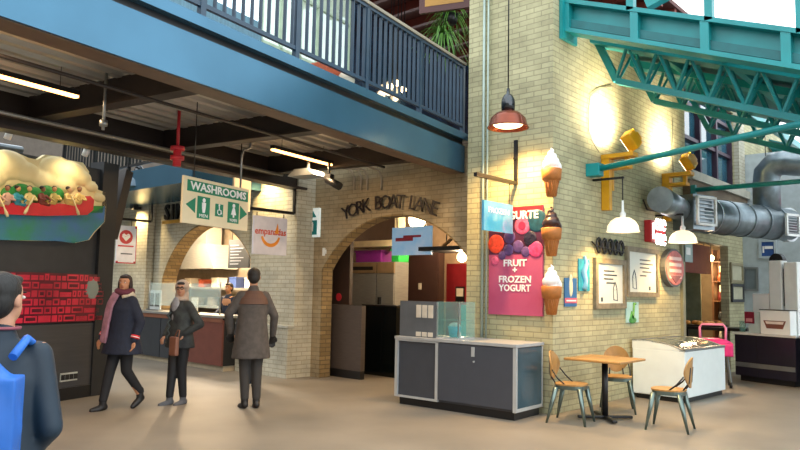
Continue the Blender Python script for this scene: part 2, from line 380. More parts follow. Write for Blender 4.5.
MB().box(RX+.005, RX+.05, -.22, .2, 4.95, 5.65).done('wall_plate', TEAL, t)
def truss(Y, label, nz, first=False, zt0=5.2, zb0=4.68):
    t = thing('roof_truss', label, 'truss', (0, Y, 0), 0, 'teal roof trusses')
    x0 = RX+.02; xa = RX+.35
    for nm, dy in (('top_chord', 0),):
        MB().prism([(x0, zr(zt0, x0)-.06), (XE, zr(zt0, XE)-.06), (XE, zr(zt0, XE)+.05), (x0, zr(zt0, x0)+.05)], -.17, .17).done(nm, TEAL, t)
    MB().prism([(xa, zr(zb0, xa)-.05), (XE, zr(zb0, XE)-.05), (XE, zr(zb0, XE)+.04), (xa, zr(zb0, xa)+.04)], -.06, .06).done('bottom_chord', TEAL, t)
    MB().bar((x0+.03, 0, zr(zt0, x0)), (xa, 0, zr(zb0, xa)), .09, .09).done('end_diagonal', TEAL, t)
    x = xa; k = 0; st = .42
    while x+st < XE:
        for s in (-.12, .12):
            MB().bar((x, s*.3, zr(zb0, x)), (x+st/2, s, zr(zt0, x+st/2)), .035).done('web_bar', TEAL, t)
            MB().bar((x+st/2, s, zr(zt0, x+st/2)), (x+st, s*.3, zr(zb0, x+st)), .035).done('web_bar', TEAL, t)
        x += st
    return t
truss(9.25, 'nearest teal lattice roof truss, its end meeting the brick wall above the floodlight', 1)
truss(10.6, 'teal lattice roof truss just behind the nearest one', 1)
truss(13.1, 'second teal lattice roof truss, crossing in front of the upper window', 1)
truss(18.6, 'farthest teal lattice roof truss beyond the galvanised elbow duct', 1)
mb = MB()
for y0, y1 in ((9.0, 13.2), (18.5, 20.4)):
    mb.prism([(RX+.01, zr(5.32, RX)), (XE, zr(5.32, XE)), (XE, zr(5.36, XE)), (RX+.01, zr(5.36, RX))], y0, y1)
struct('ceiling_atrium', mb, TEALD)
mb = MB()
for x in (-3.7, -2.7, -1.7, -.7): mb.box(x-.04, x+.04, 8.6, 20.4, zr(5.18, x), zr(5.32, x))
struct('trim_purlins', mb, TEAL)
t = thing('eave_frame', 'teal eave beam on teal columns just outside the picture on the right', 'frame', (XE+.1, 14, 0))
MB().box(-.1, .1, -6, 8.5, 2.7, 2.95).done('eave_beam', TEAL, t)
for y in (8.45, 13.1, 18.6): MB().box(-.09, .09, y-14-.09, y-14+.09, 0, 2.7).done('column', TEAL, t)
def rod(Y, z0, z1, x1, label, blk=.16):
    t = thing('tie_rod', label, 'rod', (RX, Y, z0), 0, 'teal tie rods')
    MB().cyl((.05, 0, 0), (x1-RX, 0, z1-z0), .042, 12).done('bar', TEAL, t)
    MB().box(.002, .2, -blk/2, blk/2, -.09, .09, .01).done('end_block', TEAL, t)
rod(9.05, 3.26, 3.86, .9, 'near teal tie rod running from a square block on the brick wall')
rod(12.8, 3.42, 3.45, .9, 'farther teal tie rod passing in front of the galvanised duct', .1)
mb = MB().box(-5.1, -4.5, 7.3, 7.44, 7.1, 7.35).box(-5.0, -4.86, 7.44, 8.07, 7.1, 7.3)
tag(mb.done('hanger_beam', TEAL), 'teal overhead beam above the frame carrying the copper pendant lamp', 'beam')
# ================================================================== OBJECTS
def D(x, y, dist): d = ray(x, y); return CO+d*(dist/math.hypot(d.x, d.y))
# ---- front counter
CHF = CHAR
t = thing('service_counter', 'long charcoal service counter with aluminium edges standing before the brick pier', 'counter', (-4.63, 7.31, 0), 2.6)
Lc, Dc, Hc = 1.88, .69, .91
MB().box(-Lc+.03, -.03, .03, Dc, .1, Hc-.045).done('body', CHF, t)
MB().box(-Lc+.05, -.05, .05, Dc-.02, 0, .1).done('plinth', BLACK, t)
MB().box(-Lc-.01, .01, -.01, Dc+.01, Hc-.04, Hc, .004).done('worktop', mat('grey_laminate', '#a3a3a2', .35), t)
for x in (-Lc+.02, -1.18, -.02): MB().box(x-.022, x+.022, -.002, .035, .1, Hc-.042).done('front_trim', ALU, t)
MB().box(-Lc+.0, -1.2, .0, .032, .1, .125).done('edge_trim', ALU, t); MB().box(-Lc+.0, -1.2, .0, .032, Hc-.06, Hc-.042).done('edge_trim', ALU, t)
MB().box(-1.156, -.044, .0, .03, .13, Hc-.05).done('drop_panel', mat('slate_laminate', '#43464e', .42, var=.05), t)
MB().box(-.032, -.004, .03, Dc, .1, .14).box(-.032, -.004, Dc-.03, Dc, .1, Hc-.05).done('side_trim', ALU, t)
MB().box(-.029, -.01, .04, Dc-.03, .14, Hc-.05).done('side_panel', mat('glossy_navy_panel', '#3f5560', .12, var=.2, scale=2), t)
MB().box(-.64, -.59, -.008, .0, .72, .84, .004).cyl((-.6, -.012, .66), (-.6, 0, .66), .012).done('lock', ALU, t)
# ---- case on the counter
t = thing('glass_display_case', 'glass-ended display case with a grey back board standing on the counter', 'display case', (-6.5, 7.3, .91), 2.6)
MB().box(0, .62, .0, .03, 0, .48).done('back_board', mat('grey_board', '#55585c', .5), t)
for i in range(3):
    MB().box(.29+i*.1, .37+i*.1, -.012, 0, .26, .43, .003).done('paper_holder', mat('cream_paper', '#c9bfae', .6), t)
    MB().box(.29+i*.1, .37+i*.1, -.012, 0, .01, .07, .003).done('paper_stub', MATS['cream_paper'], t)
MB().box(.62, .98, 0, .008, .02, .48).box(.972, .98, .008, .38, .02, .48).box(.62, .98, .0, .38, .475, .483).done('glass', GREENG, t)
MB().box(.62, .98, 0, .38, 0, .02).box(.62, .64, 0, .02, .02, .48).box(.965, .98, 0, .012, .02, .48).done('frame', ALU, t)
MB().box(.64, .97, .05, .36, .24, .25).done('shelf', GREENG, t)
p = thing('ice_tub', 'small turquoise tub inside the glass display case', 'tub', (-5.72, 7.52, .932))
MB().lathe([(.0, 0), (.07, 0), (.09, .14), (.085, .14), (.068, .01), (0, .01)]).done('bowl', mat('turquoise', '#27a5c4', .4), p)
MB().ell((0, 0, .14), (.08, .08, .05)).done('contents', mat('mint_sorbet', '#bfe6e6', .6, bump=.5), p)
p = tag(MB().box(-5.62, -5.57, 7.45, 7.465, .932, 1.0).done('price_card', WHITE), 'tiny white price card in the glass display case', 'card')
tag(MB().box(-5.95, -5.91, 7.6, 7.64, .91, .91+.0).done('x', WHITE), 'x', 'x') if False else None
# ---- chairs and table
def chair(label):
    t = thing('cafe_chair', label, 'chair', (0, 0, 0), 0, 'cafe chairs at the small table')
    mb = MB(); pts = [(.19*math.copysign(abs(math.cos(a))**.7, math.cos(a)), .19*math.copysign(abs(math.sin(a))**.7, math.sin(a))) for a in [2*PI*i/32 for i in range(32)]]
    mb.prismz(pts, .445, .462); mb.done('seat', WOOD, t)
    MB().prismz([(x*.96, y*.96) for x, y in pts], .40, .444).done('seat_frame', CHAIRM, t)
    mb = MB(); n = 10                        # curved oval back, facing -Y front, back at +Y
    def bp(u, v): # u,v in -1..1
        z = .66+.175*v; x = .17*u*(1-.22*max(0, -v)); return Vector((x, .215+.07*(z-.46)-.05*(x/.17)**2+.012, z))
    def oval(i, k): a = 2*PI*i/32; return (math.cos(a)*k, math.sin(a)*k)
    for dy, fl in ((0, 0), (.014, 1)):
        c = mb.bm.verts.new(bp(0, 0)+Vector((0, dy, 0))); prev = None; rows = []
        for k in (.4, .75, 1): rows.append([mb.bm.verts.new(bp(*oval(i, k))+Vector((0, dy, 0))) for i in range(32)])
        for i in range(32):
            mb.face([c, rows[0][i], rows[0][(i+1) % 32]])
            for a, b in zip(rows, rows[1:]): mb.face([a[i], b[i], b[(i+1) % 32], a[(i+1) % 32]])
        if fl:
            for i in range(32): mb.face([last[i], rows[-1][i], rows[-1][(i+1) % 32], last[(i+1) % 32]])
        last = rows[-1]
    mb.done('backrest', WOOD, t)
    for sx, sy in ((-1, -1), (1, -1), (-1, 1), (1, 1)):
        top = Vector((sx*.15, sy*.14, .42)); bot = Vector((sx*.21, sy*.22+(.02 if sy > 0 else 0), 0)); d = bot-top
        mb = MB(); rs = []
        for k, wd in ((0, .027), (.5, .02), (1, .011)):
            q = top+d*k; rs.append([mb.bm.verts.new(q+Vector((a*wd, b_*wd, 0))) for a, b_ in ((-1, -1), (1, -1), (1, 1), (-1, 1))])
        mb.skin(rs); mb.done('leg', CHAIRM, t)
    for s in (-1, 1): MB().tube([(s*.165, .0, .43), (s*.172, .12, .53), (s*.15, .19, .62)], .009).done('back_strut', BLACK, t)
    MB().tube([(-.09, .15, .43), (-.085, .235, .55), (-.07, .25, .72)], .009).tube([(.09, .15, .43), (.085, .235, .55), (.07, .25, .72)], .009).done('back_upright', BLACK, t)
    MB().bar((-.17, -.16, .2), (.17, -.16, .2), .001).done('x', BLACK, t) if False else None
    return t
c0 = chair('x')
ch2 = dup(c0); ch3 = dup(c0)
place(c0, (-4.16, 7.8, 0), 102, 'round-backed wooden cafe chair beside the counter, left end of the table')
place(ch2, (-4.13, 9.0, 0), 28, 'wooden cafe chair behind the table against the brick wall')
place(ch3, (-3.17, 8.28, 0), -80, 'wooden cafe chair standing nearest the white freezer, at the front right of the table')
t = thing('cafe_table', 'square honey-topped cafe table on a black cross-foot pedestal by the brick corner', 'table', (-3.97, 8.3, 0), 0)
MB().box(-.37, .37, -.37, .37, .715, .745, .012).done('tabletop', WOOD, t)
MB().cyl((0, 0, .03), (0, 0, .7), .038).done('pedestal', BLACK, t)
MB().bar((-.24, -.24, .03), (.24, .24, .03), .06, .035, bev=.01).bar((-.24, .24, .03), (.24, -.24, .03), .06, .035, bev=.01).done('cross_foot', BLACK, t); MB().box(-.15, .15, -.15, .15, .695, .714).done('top_plate', BLACK, t)
# ---- freezer
t = thing('chest_freezer', 'white chest freezer with a curved sliding glass lid against the brick wall', 'freezer', (-4.13, 11.05, 0), -3)
FW = mat('freezer_white', '#e3ebea', .3, var=.03)
x0, x1, y0, y1 = -.34, .46, -.72, .8
MB().box(x0, x1, y0, y1, .07, .74, .02).done('cabinet', FW, t)
MB().box(x0+.04, x1-.04, y0+.05, y1-.05, 0, .07).done('plinth', BLACK, t)
def lidprof(off, xa, xb):
    return [(xa+(xb-xa)*i/10, .74+off+.12*math.cos((i/10*1.0)**1.6*PI/2)) for i in range(11)]
mb = MB(); pr = lidprof(0, x0, x1)
mb.prism(pr+[(x1, .735), (x0, .735)], y0, y0+.03).done('lid_end', FW, t); MB().prism(pr+[(x1, .735), (x0, .735)], y1-.03, y1).done('lid_end', FW, t)
mb = MB(); pr = lidprof(0, x0, x1)
for (xa, za), (xb, zb) in list(zip(pr, pr[1:]))[1:-1]: mb.prism([(xa, za-.008), (xb, zb-.008), (xb, zb), (xa, za)], y0+.06, y1-.06)
mb.done('glass_lid', mat('lid_glass', '#5b676c', .08, var=.2), t)
mb = MB()
for ys in ((y0, y0+.06), (y1-.06, y1), (-.03, .03)):
    for (xa, za), (xb, zb) in zip(pr, pr[1:]): mb.prism([(xa, za-.012), (xb, zb-.012), (xb, zb+.006), (xa, za+.006)], *ys)
mb.box(x1-.08, x1+.005, y0, y1, .73, .765).box(x0, x0+.07, y0, y1, .84, .866); mb.done('lid_frame', GREYM, t)
# ---- pink cart
t = thing('pink_trolley', 'bright pink moulded trolley with a tubular white and pink handle behind the freezer', 'trolley', (-4.1, 12.75, 0), 20)
PK = mat('pink_plastic', '#d92a7a', .4)
fuse('seat_shell', MB().box(-.3, .3, -.22, .22, .52, .74).ell((0, -.02, .72), (.3, .22, .1)), PK, t, .02)
MB().tube([(-.2, .18, .7), (-.21, .2, .98), (-.17, .2, 1.04), (.17, .2, 1.04), (.21, .2, .98), (.2, .18, .7)], .022).done('handle', mat('pale_pink_tube', '#e78fb5', .4), t)
for sx in (-1, 1):
    for sy in (-1, 1):
        MB().bar((sx*.2, sy*.15, .54), (sx*.25, sy*.19, .08), .03).done('leg', GREYM, t); MB().cyl((sx*.25-.02, sy*.19, .05), (sx*.25+.02, sy*.19, .05), .05).done('wheel', BLACK, t)
# ---- kiosk
t = thing('drinks_kiosk', 'dark serving kiosk with a pale worktop before the grey partition', 'kiosk', (-4.1, 13.94, 0), -17)
MB().box(0, 1.12, 0, .6, .1, .84).done('body', mat('black_violet_panel', '#1f1c2a', .3), t)
MB().box(.06, 1.06, .06, .55, 0, .1).done('plinth', BLACK, t)
MB().box(-.03, 1.15, -.03, .63, .84, .88, .005).done('worktop', mat('pale_worktop', '#c9cbc9', .3), t)
MB().box(.01, 1.11, -.008, 0, .26, .34).done('steel_band', GREYM, t); MB().box(.42, .424, -.006, 0, .1, .84).done('panel_joint', BLACK, t)
KM = Matrix.Rotation(R(-17), 4, 'Z')
def K(x, y, z): return Vector((-4.1, 13.94, 0))+KM @ Vector((x, y, z))
def onk(name, label, cat, x, y, z=.88, group=None): return thing(name, label, cat, K(x, y, z), -17, group)
for i, (x, h) in enumerate(((.62, 1.12), (.9, 1.08))):
    t = onk('cup_dispenser', ('tall white cup tower with a rounded black cap on the kiosk', 'white cup tower nearest the right end of the kiosk')[i], 'dispenser', x, .4, .88, 'cup towers')
    MB().box(-.12, .12, -.1, .1, .4, .4+h*.82, .02).done('tower', WHITE, t); MB().box(-.1, .1, -.08, .08, 0, .41).done('base', WHITE, t)
    if i == 0: MB().prism(arcpts(0, .4+h*.82-.0, .13, 0, PI, 12), -.06, .06).box(.12, .16, -.05, .05, .5, 1.17).done('cap', BLACK, t)
t = onk('carton', 'white box with a trapezoid brown badge on the kiosk worktop', 'box', .76, .1)
MB().box(-.27, .27, -.08, .12, 0, .42, .005).done('shell', WHITE, t)
MB().prism([(-.21, .24), (.2, .24), (.14, .1), (-.15, .1)], -.088, -.08).done('badge', mat('brown_badge', '#7a4a3e', .5), t)
MB().prism([(-.17, .225), (.165, .225), (.145, .18), (-.15, .18)], -.094, -.088).done('badge_stripe', mat('pale_badge_text', '#e7d8d0', .6), t)
MB().box(-.28, .28, -.09, .13, .42, .435).done('lid', BLACK, t)
t = onk('napkin_box', 'clear kiosk stand holding a maroon card', 'stand', .25, .12)
MB().box(-.02, .2, -.05, .1, 0, .38, .004).done('shell', mat('frosted_acrylic', '#bcd0d2', .3, alpha=.8), t)
MB().box(-.08, .1, -.07, -.055, .17, .38).done('card', mat('maroon_card', '#7c1430', .5), t); MB().box(-.05, .07, -.075, -.07, .2, .26).done('card_print', mat('card_pink_print', '#c98a90', .5), t)
t = onk('white_dispenser', 'broad white dispenser block at the back left of the kiosk', 'dispenser', .33, .42)
MB().box(-.17, .15, -.1, .1, 0, .72, .02).done('shell', WHITE, t); MB().box(-.1, .1, -.13, -.1, .06, .2).done('tray', GREYM, t)
t = onk('tumbler', 'small green-tinted tumbler at the left edge of the kiosk', 'glass', .07, .14)
MB().lathe([(0, 0), (.05, 0), (.06, .2), (.055, .2), (.046, .01), (0, .01)]).done('glass', GREENG, t)
# steel sink unit at the right of the kiosk
t = thing('steel_unit', 'pale steel serving unit at the right edge beside the kiosk', 'unit', K(1.2, 0, 0), -17)
MB().box(0, .9, .02, .6, .06, .84).done('body', mat('pale_steel', '#9fb4bc', .3, .4), t); MB().box(-.01, .91, 0, .62, .84, .88).done('worktop', STEEL, t); MB().box(.05, .85, .08, .55, 0, .06).done('plinth', BLACK, t)
p = thing('menu_stand', 'small cream upright stand on the pale steel unit', 'stand', K(1.3, .2, .88), -17); MB().box(-.02, .16, 0, .05, 0, .06).box(.0, .02, 0, .04, .06, .32).box(0, .14, 0, .02, .1, .3).done('frame', mat('cream_plastic', '#e6ddc8', .5), p)
# wall bits on the grey partition
def wallthing(name, label, cat, p, rz, group=None): return thing(name, label, cat, p, rz, group)
def frame(name, label, p, rz, wd, ht, fm, mm, bw=.045, dep=.035, group=None, cat='picture'):
    t = wallthing(name, label, cat, p, rz, group)
    MB().box(-wd/2, wd/2, -dep, 0, -ht/2, -ht/2+bw).box(-wd/2, wd/2, -dep, 0, ht/2-bw, ht/2).box(-wd/2, -wd/2+bw, -dep, 0, -ht/2+bw, ht/2-bw).box(wd/2-bw, wd/2, -dep, 0, -ht/2+bw, ht/2-bw).done('frame', fm, t)
    MB().box(-wd/2+bw, wd/2-bw, -dep*.4, 0, -ht/2+bw, ht/2-bw).done('print', mm, t); return t
PAPER = mat('white_print', '#d6dbd2', .5, var=.04)
q = PY(760, 250, 16.19)
t = frame('blue_notice', 'small blue and white notice on the grey partition above the cup towers', PY(768, 249, 16.19), 0, .34, .4, mat('grey_edge', '#a9b6bc', .5), mat('blue_print', '#234a86', .5), .05)
MB().box(-.06, .1, -.03, -.02, .0, .06).box(-.1, -.07, -.03, -.02, -.08, .06).done('white_mark', WHITE, t)
t = frame('grey_picture', 'grey picture half hidden behind the cup towers', PY(751, 279, 16.19), 0, .3, .5, GREYM, mat('grey_print', '#6d787c', .5), .04)
for (px, py, h, lb) in ((736, 273, .42, 'pale framed certificate high on the brick strip left of the kiosk'), (737, 293, .38, 'dark framed certificate, the lower one left of the kiosk')):
    frame('framed_certificate', lb, PX(px, py, RX+.012), 90, .8 if 1 else 0, h, mat('cert_frame_%d' % h_ if 0 else ('taupe_frame' if h > .4 else 'black_frame'), '#8c8468' if h > .4 else '#3a3c40', .5), mat('cert_print', '#b6b39a', .5), .06, group='framed certificates')
t = thing('magenta_awning', 'magenta shopfront band at the far right edge', 'awning', PY(797, 241, 17.5) + Vector((.9, 0, 0)), 0)
MB().box(-1.05, 1.2, -.2, .1, -.28, .2).done('band', mat('magenta', '#c2185f', .5), t)
t = thing('white_shopfront', 'pale shop wall panel with a lit opening at the far right edge', 'panel', (-1.9, 17.7, 0), 0)
MB().box(-1.0, 2.4, 0, .1, 0, 3.4).done('panel', mat('pinkish_white', '#cfbcc0', .5), t)
MB().box(-.75, 2.0, -.02, 0, 1.0, 1.9).done('opening', mat('shop_opening', '#4b4a55', .5), t)
t = thing('far_window', 'tall teal-framed glazed screen catching white daylight at the far right edge', 'window', (-3.0, 18.4, 0), 0)
for x in (0, 1.2, 2.4): MB().box(x-.05, x+.05, -.04, .04, 0, 4.6).done('mullion', TEAL, t)
for z in (2.9, 3.7, 4.5): MB().box(0, 2.4, -.04, .04, z-.04, z+.04).done('rail', TEAL, t)
# ---- R wall pictures
WF = mat('weathered_frame', '#7b7360', .7, var=.25, scale=12)
def rw(px, py, off=.004): return PX(px, py, RX+off)
def corners(x0_, x1_, yt, yb):
    a, b_ = rw(x0_, (yt+yb)/2), rw(x1_, (yt+yb)/2); zt, zb = rw((x0_+x1_)/2, yt).z, rw((x0_+x1_)/2, yb).z
    return Vector((RX+.004, (a.y+b_.y)/2, (zt+zb)/2)), b_.y-a.y, zt-zb
INK = mat('dark_ink', '#3c4650', .6)
for k, (x0_, x1_, yt, yb, lb) in enumerate(((593, 623.5, 259, 308.5, 'weathered wooden frame with a printed joke poster, the left and lower of two'), (624.7, 656.5, 248, 297, 'weathered wooden frame with a printed joke poster, the right and higher of two'))):
    p, wd, ht = corners(x0_, x1_, yt, yb); t = frame('framed_poster', lb, p, 90, wd, ht, WF, PAPER, .075, .05, 'framed wall posters')
    s = -1 if k == 0 else 1
    mb = MB()
    for i, (a, b_) in enumerate(((-.2, .14), (-.2, .22), (-.2, .1), (-.12, .16), (-.2, .0))[:4 + (k == 1)]):
        x0p = a*wd+(.12*wd if k else 0); mb.box(x0p, x0p+(b_-a)*wd, -.024, -.02, ht*(.24-.08*i), ht*(.24-.08*i)+.02)
    mb.done('lettering', INK, t)
    cx = wd*(.16 if k == 0 else -.26); mb = MB()
    mb.lathe([(.055, 0), (.055, .003)], 16, (cx, -.022, -.06*ht), (0, -1, 0)).tube([(cx-.06, -.022, -.1*ht), (cx-.05, -.022, -.32*ht), (cx+.08, -.022, -.34*ht), (cx+.06, -.022, -.1*ht), (cx, -.022, .04*ht), (cx-.06, -.022, -.1*ht)], .007, 6)
    mb.done('cartoon_figure', INK, t); MB().box(wd*(-.3 if k == 0 else .2), wd*(-.3 if k == 0 else .2)+.06, -.024, -.02, -.36*ht, -.36*ht+.06).done('stamp', INK, t)
def panel(name, label, x0_, x1_, yt, yb, m_, cat='poster', dep=.012):
    p, wd, ht = corners(x0_, x1_, yt, yb); t = thing(name, label, cat, p, 90); MB().box(-wd/2, wd/2, -dep, 0, -ht/2, ht/2).done('board', m_, t); return t, wd, ht
t, a, h = panel('teal_poster', 'narrow turquoise poster with a pale figure beside the ice cream cones', 578, 589, 259, 291, mat('turquoise_print', '#1c8ea6', .5, var=.3, scale=12))
MB().tube([(-.02, -.014, -.2), (.03, -.014, -.08), (-.04, -.014, .04), (.05, -.014, .16), (0, -.014, .26)], [.05, .035, .05, .035, .02]).done('pale_figure', mat('pale_aqua', '#9ed6e6', .5), t)
t, a, h = panel('ice_cream_poster', 'small blue poster picturing a cone with a red and white base', 564, 576, 278, 306.5, mat('deep_blue_print', '#1f5f94', .5))
MB().ell((0, -.012, .07), (.05, .01, .13)).ell((0, -.012, .19), (.04, .01, .05)).done('cone_picture', mat('cream_print', '#d8cfae', .5), t)
MB().box(-a/2, a/2, -.016, -.012, -h*.38, -h*.2).done('red_band', mat('rose_print', '#c2566a', .5), t); MB().box(-a/2*.8, a/2*.8, -.02, -.016, -h*.32, -h*.27).done('white_band', WHITE, t)
t, a, h = panel('green_poster', 'small pale blue poster with a green drawing below the framed posters', 625.5, 638, 302, 322.5, mat('pale_blue_print', '#a7cfcc', .5))
MB().tube([(-.1, -.014, -.12), (-.05, -.014, .0), (0, -.014, -.1), (.04, -.014, .14), (.1, -.014, .13)], .022).ell((.0, -.014, -.12), (.14, .01, .05)).done('green_drawing', mat('leaf_green_print', '#4b9a4a', .5), t)
# twirled metal ornament
p, wd, ht = corners(594, 622, 239, 256); t = thing('wall_ornament', 'dark coiled metal ornament above the left framed poster', 'ornament', p, 90)
mb = MB()
for i in range(5):
    cx = -wd/2+wd*(i+.5)/5; mb.tube([(cx+.085*math.cos(a)*(1-.03*j), -.03, .13*math.sin(a)*(1-.03*j)) for j, a in enumerate([k*PI/6 for k in range(16)])], .016, 6)
mb.tube([(-wd/2-.1, -.02, .05), (-wd/2, -.03, .0), (wd/2, -.03, -.05)], .012); mb.done('coil', BLACK, t)
# red lit sign
p, wd, ht = corners(644, 659, 221.5, 243); t = thing('lit_sign', 'small red box sign with glowing white lettering between the dome lamps', 'sign', p+Vector((.0, 0, 0)), 90)
MB().box(-wd/2, wd/2, -.12, 0, -ht/2, ht/2, .02).done('box', mat('red_box', '#b01f26', .5), t)
NE = mat('white_neon', '#fff4ee', .3, emit=5)
mb = MB()
for r0 in (.12, -.12):
    for c0_ in (-.12, .02, .16):
        mb.tube([(c0_+.06*math.cos(a)+.03, -.13, r0+.085*math.sin(a)) for a in [k*PI/5 for k in range(10)]], .014, 6)
mb.tube([(-wd/2+.06, -.13, -ht/2+.05), (-wd/2+.06, -.13, ht/2-.05)], .01).done('neon_letters', NE, t)
MB().tube([(-.35, -.01, .5), (-.3, -.05, .34), (.45, -.05, .36), (.5, -.01, .55)], .012).done('bracket', BLACK, t)
# oval pink sign
p, wd, ht = corners(659.5, 679, 249, 287); t = thing('oval_sign', 'pink and white oval sign with a dark rim beside the doorway', 'sign', p, 90)
ov = lambda k, n=32: [(wd/2*k*math.cos(2*PI*i/n), ht/2*k*math.sin(2*PI*i/n)) for i in range(n)]
MB().prism(ov(1), -.09, 0).done('rim', mat('grey_rim', '#5b6062', .5), t); MB().prism(ov(.9), -.1, -.09).done('face', mat('salmon_face', '#c4726e', .5, var=.3, scale=7), t)
text('lettering', 'ICE', .3, (0, -.1, .12), mat('pale_pink_text', '#edd0cb', .5), t, .005) if False else None
mb = MB()
for i, z in enumerate((.24, .08, -.08, -.24)): mb.box(-.3*wd, .3*wd, -.106, -.1, z*ht-.025, z*ht+.03)
mb.done('pale_bands', mat('pale_pink_text', '#e6c8c2', .5), t); MB().prism([(-.3*wd, -.2*ht), (.3*wd, -.2*ht), (0, -.4*ht)], -.108, -.1).done('lower_triangle', mat('muted_rose', '#8f5a5c', .5), t)
# ---- ice cream cones on the corner
CONE = mat('cone_biscuit', '#ab6a2e', .6, var=.15, scale=20); 
def cone(label, z0, dark):
    t = thing('ice_cream_cone', label, 'ornament', (RX+.05, PW-.13, z0), 0, 'giant cones on the corner'); t.scale = (.8, .8, .98)
    MB().lathe([(.01, 0), (.075, .0), (.115, .2), (.135, .22), (.15, .22), (.165, .36), (.15, .37), (0, .37)], 28).done('wafer_cup', CONE, t)
    mb = MB()
    for i in range(10):
        a = 2*PI*i/10; mb.tube([(.078*math.cos(a), .078*math.sin(a), .01), (.119*math.cos(a+.5), .119*math.sin(a+.5), .2)], .005, 5); mb.tube([(.078*math.cos(a), .078*math.sin(a), .01), (.119*math.cos(a-.5), .119*math.sin(a-.5), .2)], .005, 5)
    mb.done('waffle_ridges', mat('cone_ridge', '#a5622a', .6), t)
    mb = MB(); pts = []; rs = []
    for i in range(90):
        k = i/89; a = k*2*PI*3.6; rr = .095*(1-k)**.75; pts.append((rr*math.cos(a), rr*math.sin(a), .38+.27*k)); rs.append(.062*(1-k)+.012)
    mb.tube(pts, rs, 10).lathe([(.1, .36), (.09, .42), (.03, .58), (.0, .62)], 16, cap=True)
    fuse('swirl', mb, mat('dark_chocolate', '#38241f', .35) if dark else mat('vanilla_cream', '#eef1f0', .4, var=.03), t, .01, 2)
    MB().box(-.02, .02, .1, .17, .1, .16).done('bracket', GREYM, t)
zc = [PY(553, y, 7.9).z for y in (196, 256, 315)]
cone('vanilla swirl on a giant wafer cone, topmost of three on the brick corner', zc[0], 0)
cone('chocolate swirl on a giant wafer cone, middle of three on the brick corner', zc[1], 1)
cone('vanilla swirl on a giant wafer cone, lowest of three on the brick corner', zc[2], 0)
# ---- frozen yogurt banner on the pier
a, b_ = PY(489, 314, PW-.02), PY(543, 316, PW-.02); zt = PY(543, 205, PW-.02).z; wd = b_.x-a.x; zb = a.z; ht = zt-zb
t = thing('yogurt_banner', 'tall pink banner of berries advertising frozen yogurt on the brick pier', 'banner', ((a.x+b_.x)/2, PW-.003, zb), 0)
MB().box(-wd/2, wd/2, -.03, 0, 0, ht).done('board', mat('pink_banner', '#a83e66', .5, col2='#bd5c82', scale=1.5), t)
BB = lambda n, c, **k: mat(n, c, .45, **k)
MB().box(-wd/2, wd/2, -.033, -.03, ht*.56, ht).done('photo_ground', BB('berry_ground', '#4c1f3c', var=.5, scale=5), t)
MB().box(-wd/2, wd/2, -.035, -.033, ht*.9, ht).done('red_header', BB('red_header', '#a8202c', var=.25, scale=4), t)
def berry(nm, x, z, r, c, bump=0): MB().ell((x*wd, -.035, z*ht), (r, .012, r), 20).done(nm, BB('berry_'+nm+c.strip('#'), c, var=.35, scale=18, bump=bump), t)
berry('strawberry', -.36, .66, .13, '#d8452f'); berry('raspberry', .14, .82, .12, '#d8547a', .6); berry('raspberry', .38, .6, .11, '#d5447a', .6)
for x, z, r in ((-.1, .72, .09), (-.12, .6, .08), (.06, .63, .085), (-.24, .55, .06), (.2, .58, .07), (-.2, .82, .09)): berry('blueberry', x, z, r, '#5b4277')
berry('dark_berry', .4, .86, .15, '#1e4a5a'); berry('blackberry', .28, .7, .1, '#231d33', 1); berry('raspberry', -.38, .5, .06, '#c2527e', .3)
MB().lathe([(.055, 0), (.055, .004)], 16, (.14*wd, -.046, .82*ht), (0, -1, 0), True).done('berry_hollow', BB('hollow', '#9c2348'), t)
WT = mat('white_lettering', '#f4f2f2', .5, var=.02)
text('lettering', 'YOGURTE', .15, (.03, -.045, ht*.885), WT, t, .002, width=.68, bold=.004)
for s, z, wdd in (('FRUIT', .45, .36), ('+', .385, None), ('FROZEN', .3, .5), ('YOGURT', .22, .5)): text('lettering', s, .125, (0, -.034, ht*z), WT, t, .003, width=wdd, bold=.003)
# ---- blue projecting sign
XS = -5.12
a, b_ = PX(483, 200, XS), PX(512, 205, XS); zt = (a.z+b_.z)/2; zb = PX(497, 232, XS).z
t = thing('blue_hanging_sign', 'glossy sky blue sign hanging from the iron bracket beside the banner', 'sign', (XS, (a.y+b_.y)/2, zb), 90)
wd = b_.y-a.y; MB().box(-wd/2, wd/2, -.015, .015, 0, zt-zb).done('panel', mat('sky_blue_gloss', '#2f8fc0', .12, col2='#6fc0e0', scale=2, coat=1), t)
text('lettering', 'FROZEN', .1, (0, -.017, (zt-zb)*.62), WT, t, .001, width=wd*.7)
MB().cyl((-wd*.4, 0, zt-zb), (-wd*.4, 0, 3.0-zb), .006).done('hanger', BLACK, t); MB().cyl((wd*.4, 0, zt-zb), (wd*.4, 0, 3.0-zb), .006).done('hanger', BLACK, t)
def bracket(name, label, x, ywall, z0, z1, out, group='iron sign brackets'):
    t = thing(name, label, 'bracket', (x, ywall, z0), 0, group)
    MB().box(-.025, .025, -.03, -.002, 0, z1-z0).done('wall_bar', BLACK, t); MB().box(-.025, .025, -out, -.03, -.02, .03).done('arm', BLACK, t)
    MB().box(-.02, .02, -.05, -.01, .55*(z1-z0), .6*(z1-z0)).done('clip', BLACK, t)
bracket('sign_bracket', 'black iron sign bracket on the pier under the copper pendant', XS, PW, 3.0, 3.6, .95)
bracket('sign_bracket', 'black iron bracket holding the empanada sign on the left pier', -9.5, LW, 2.82, 3.62, 1.25)
xw = PY(152, 223, LW).x
bracket('sign_bracket', 'black iron bracket above the white sign with a red heart at far left', xw, LW, 2.92, 3.8 if 0 else 3.66, 1.2)
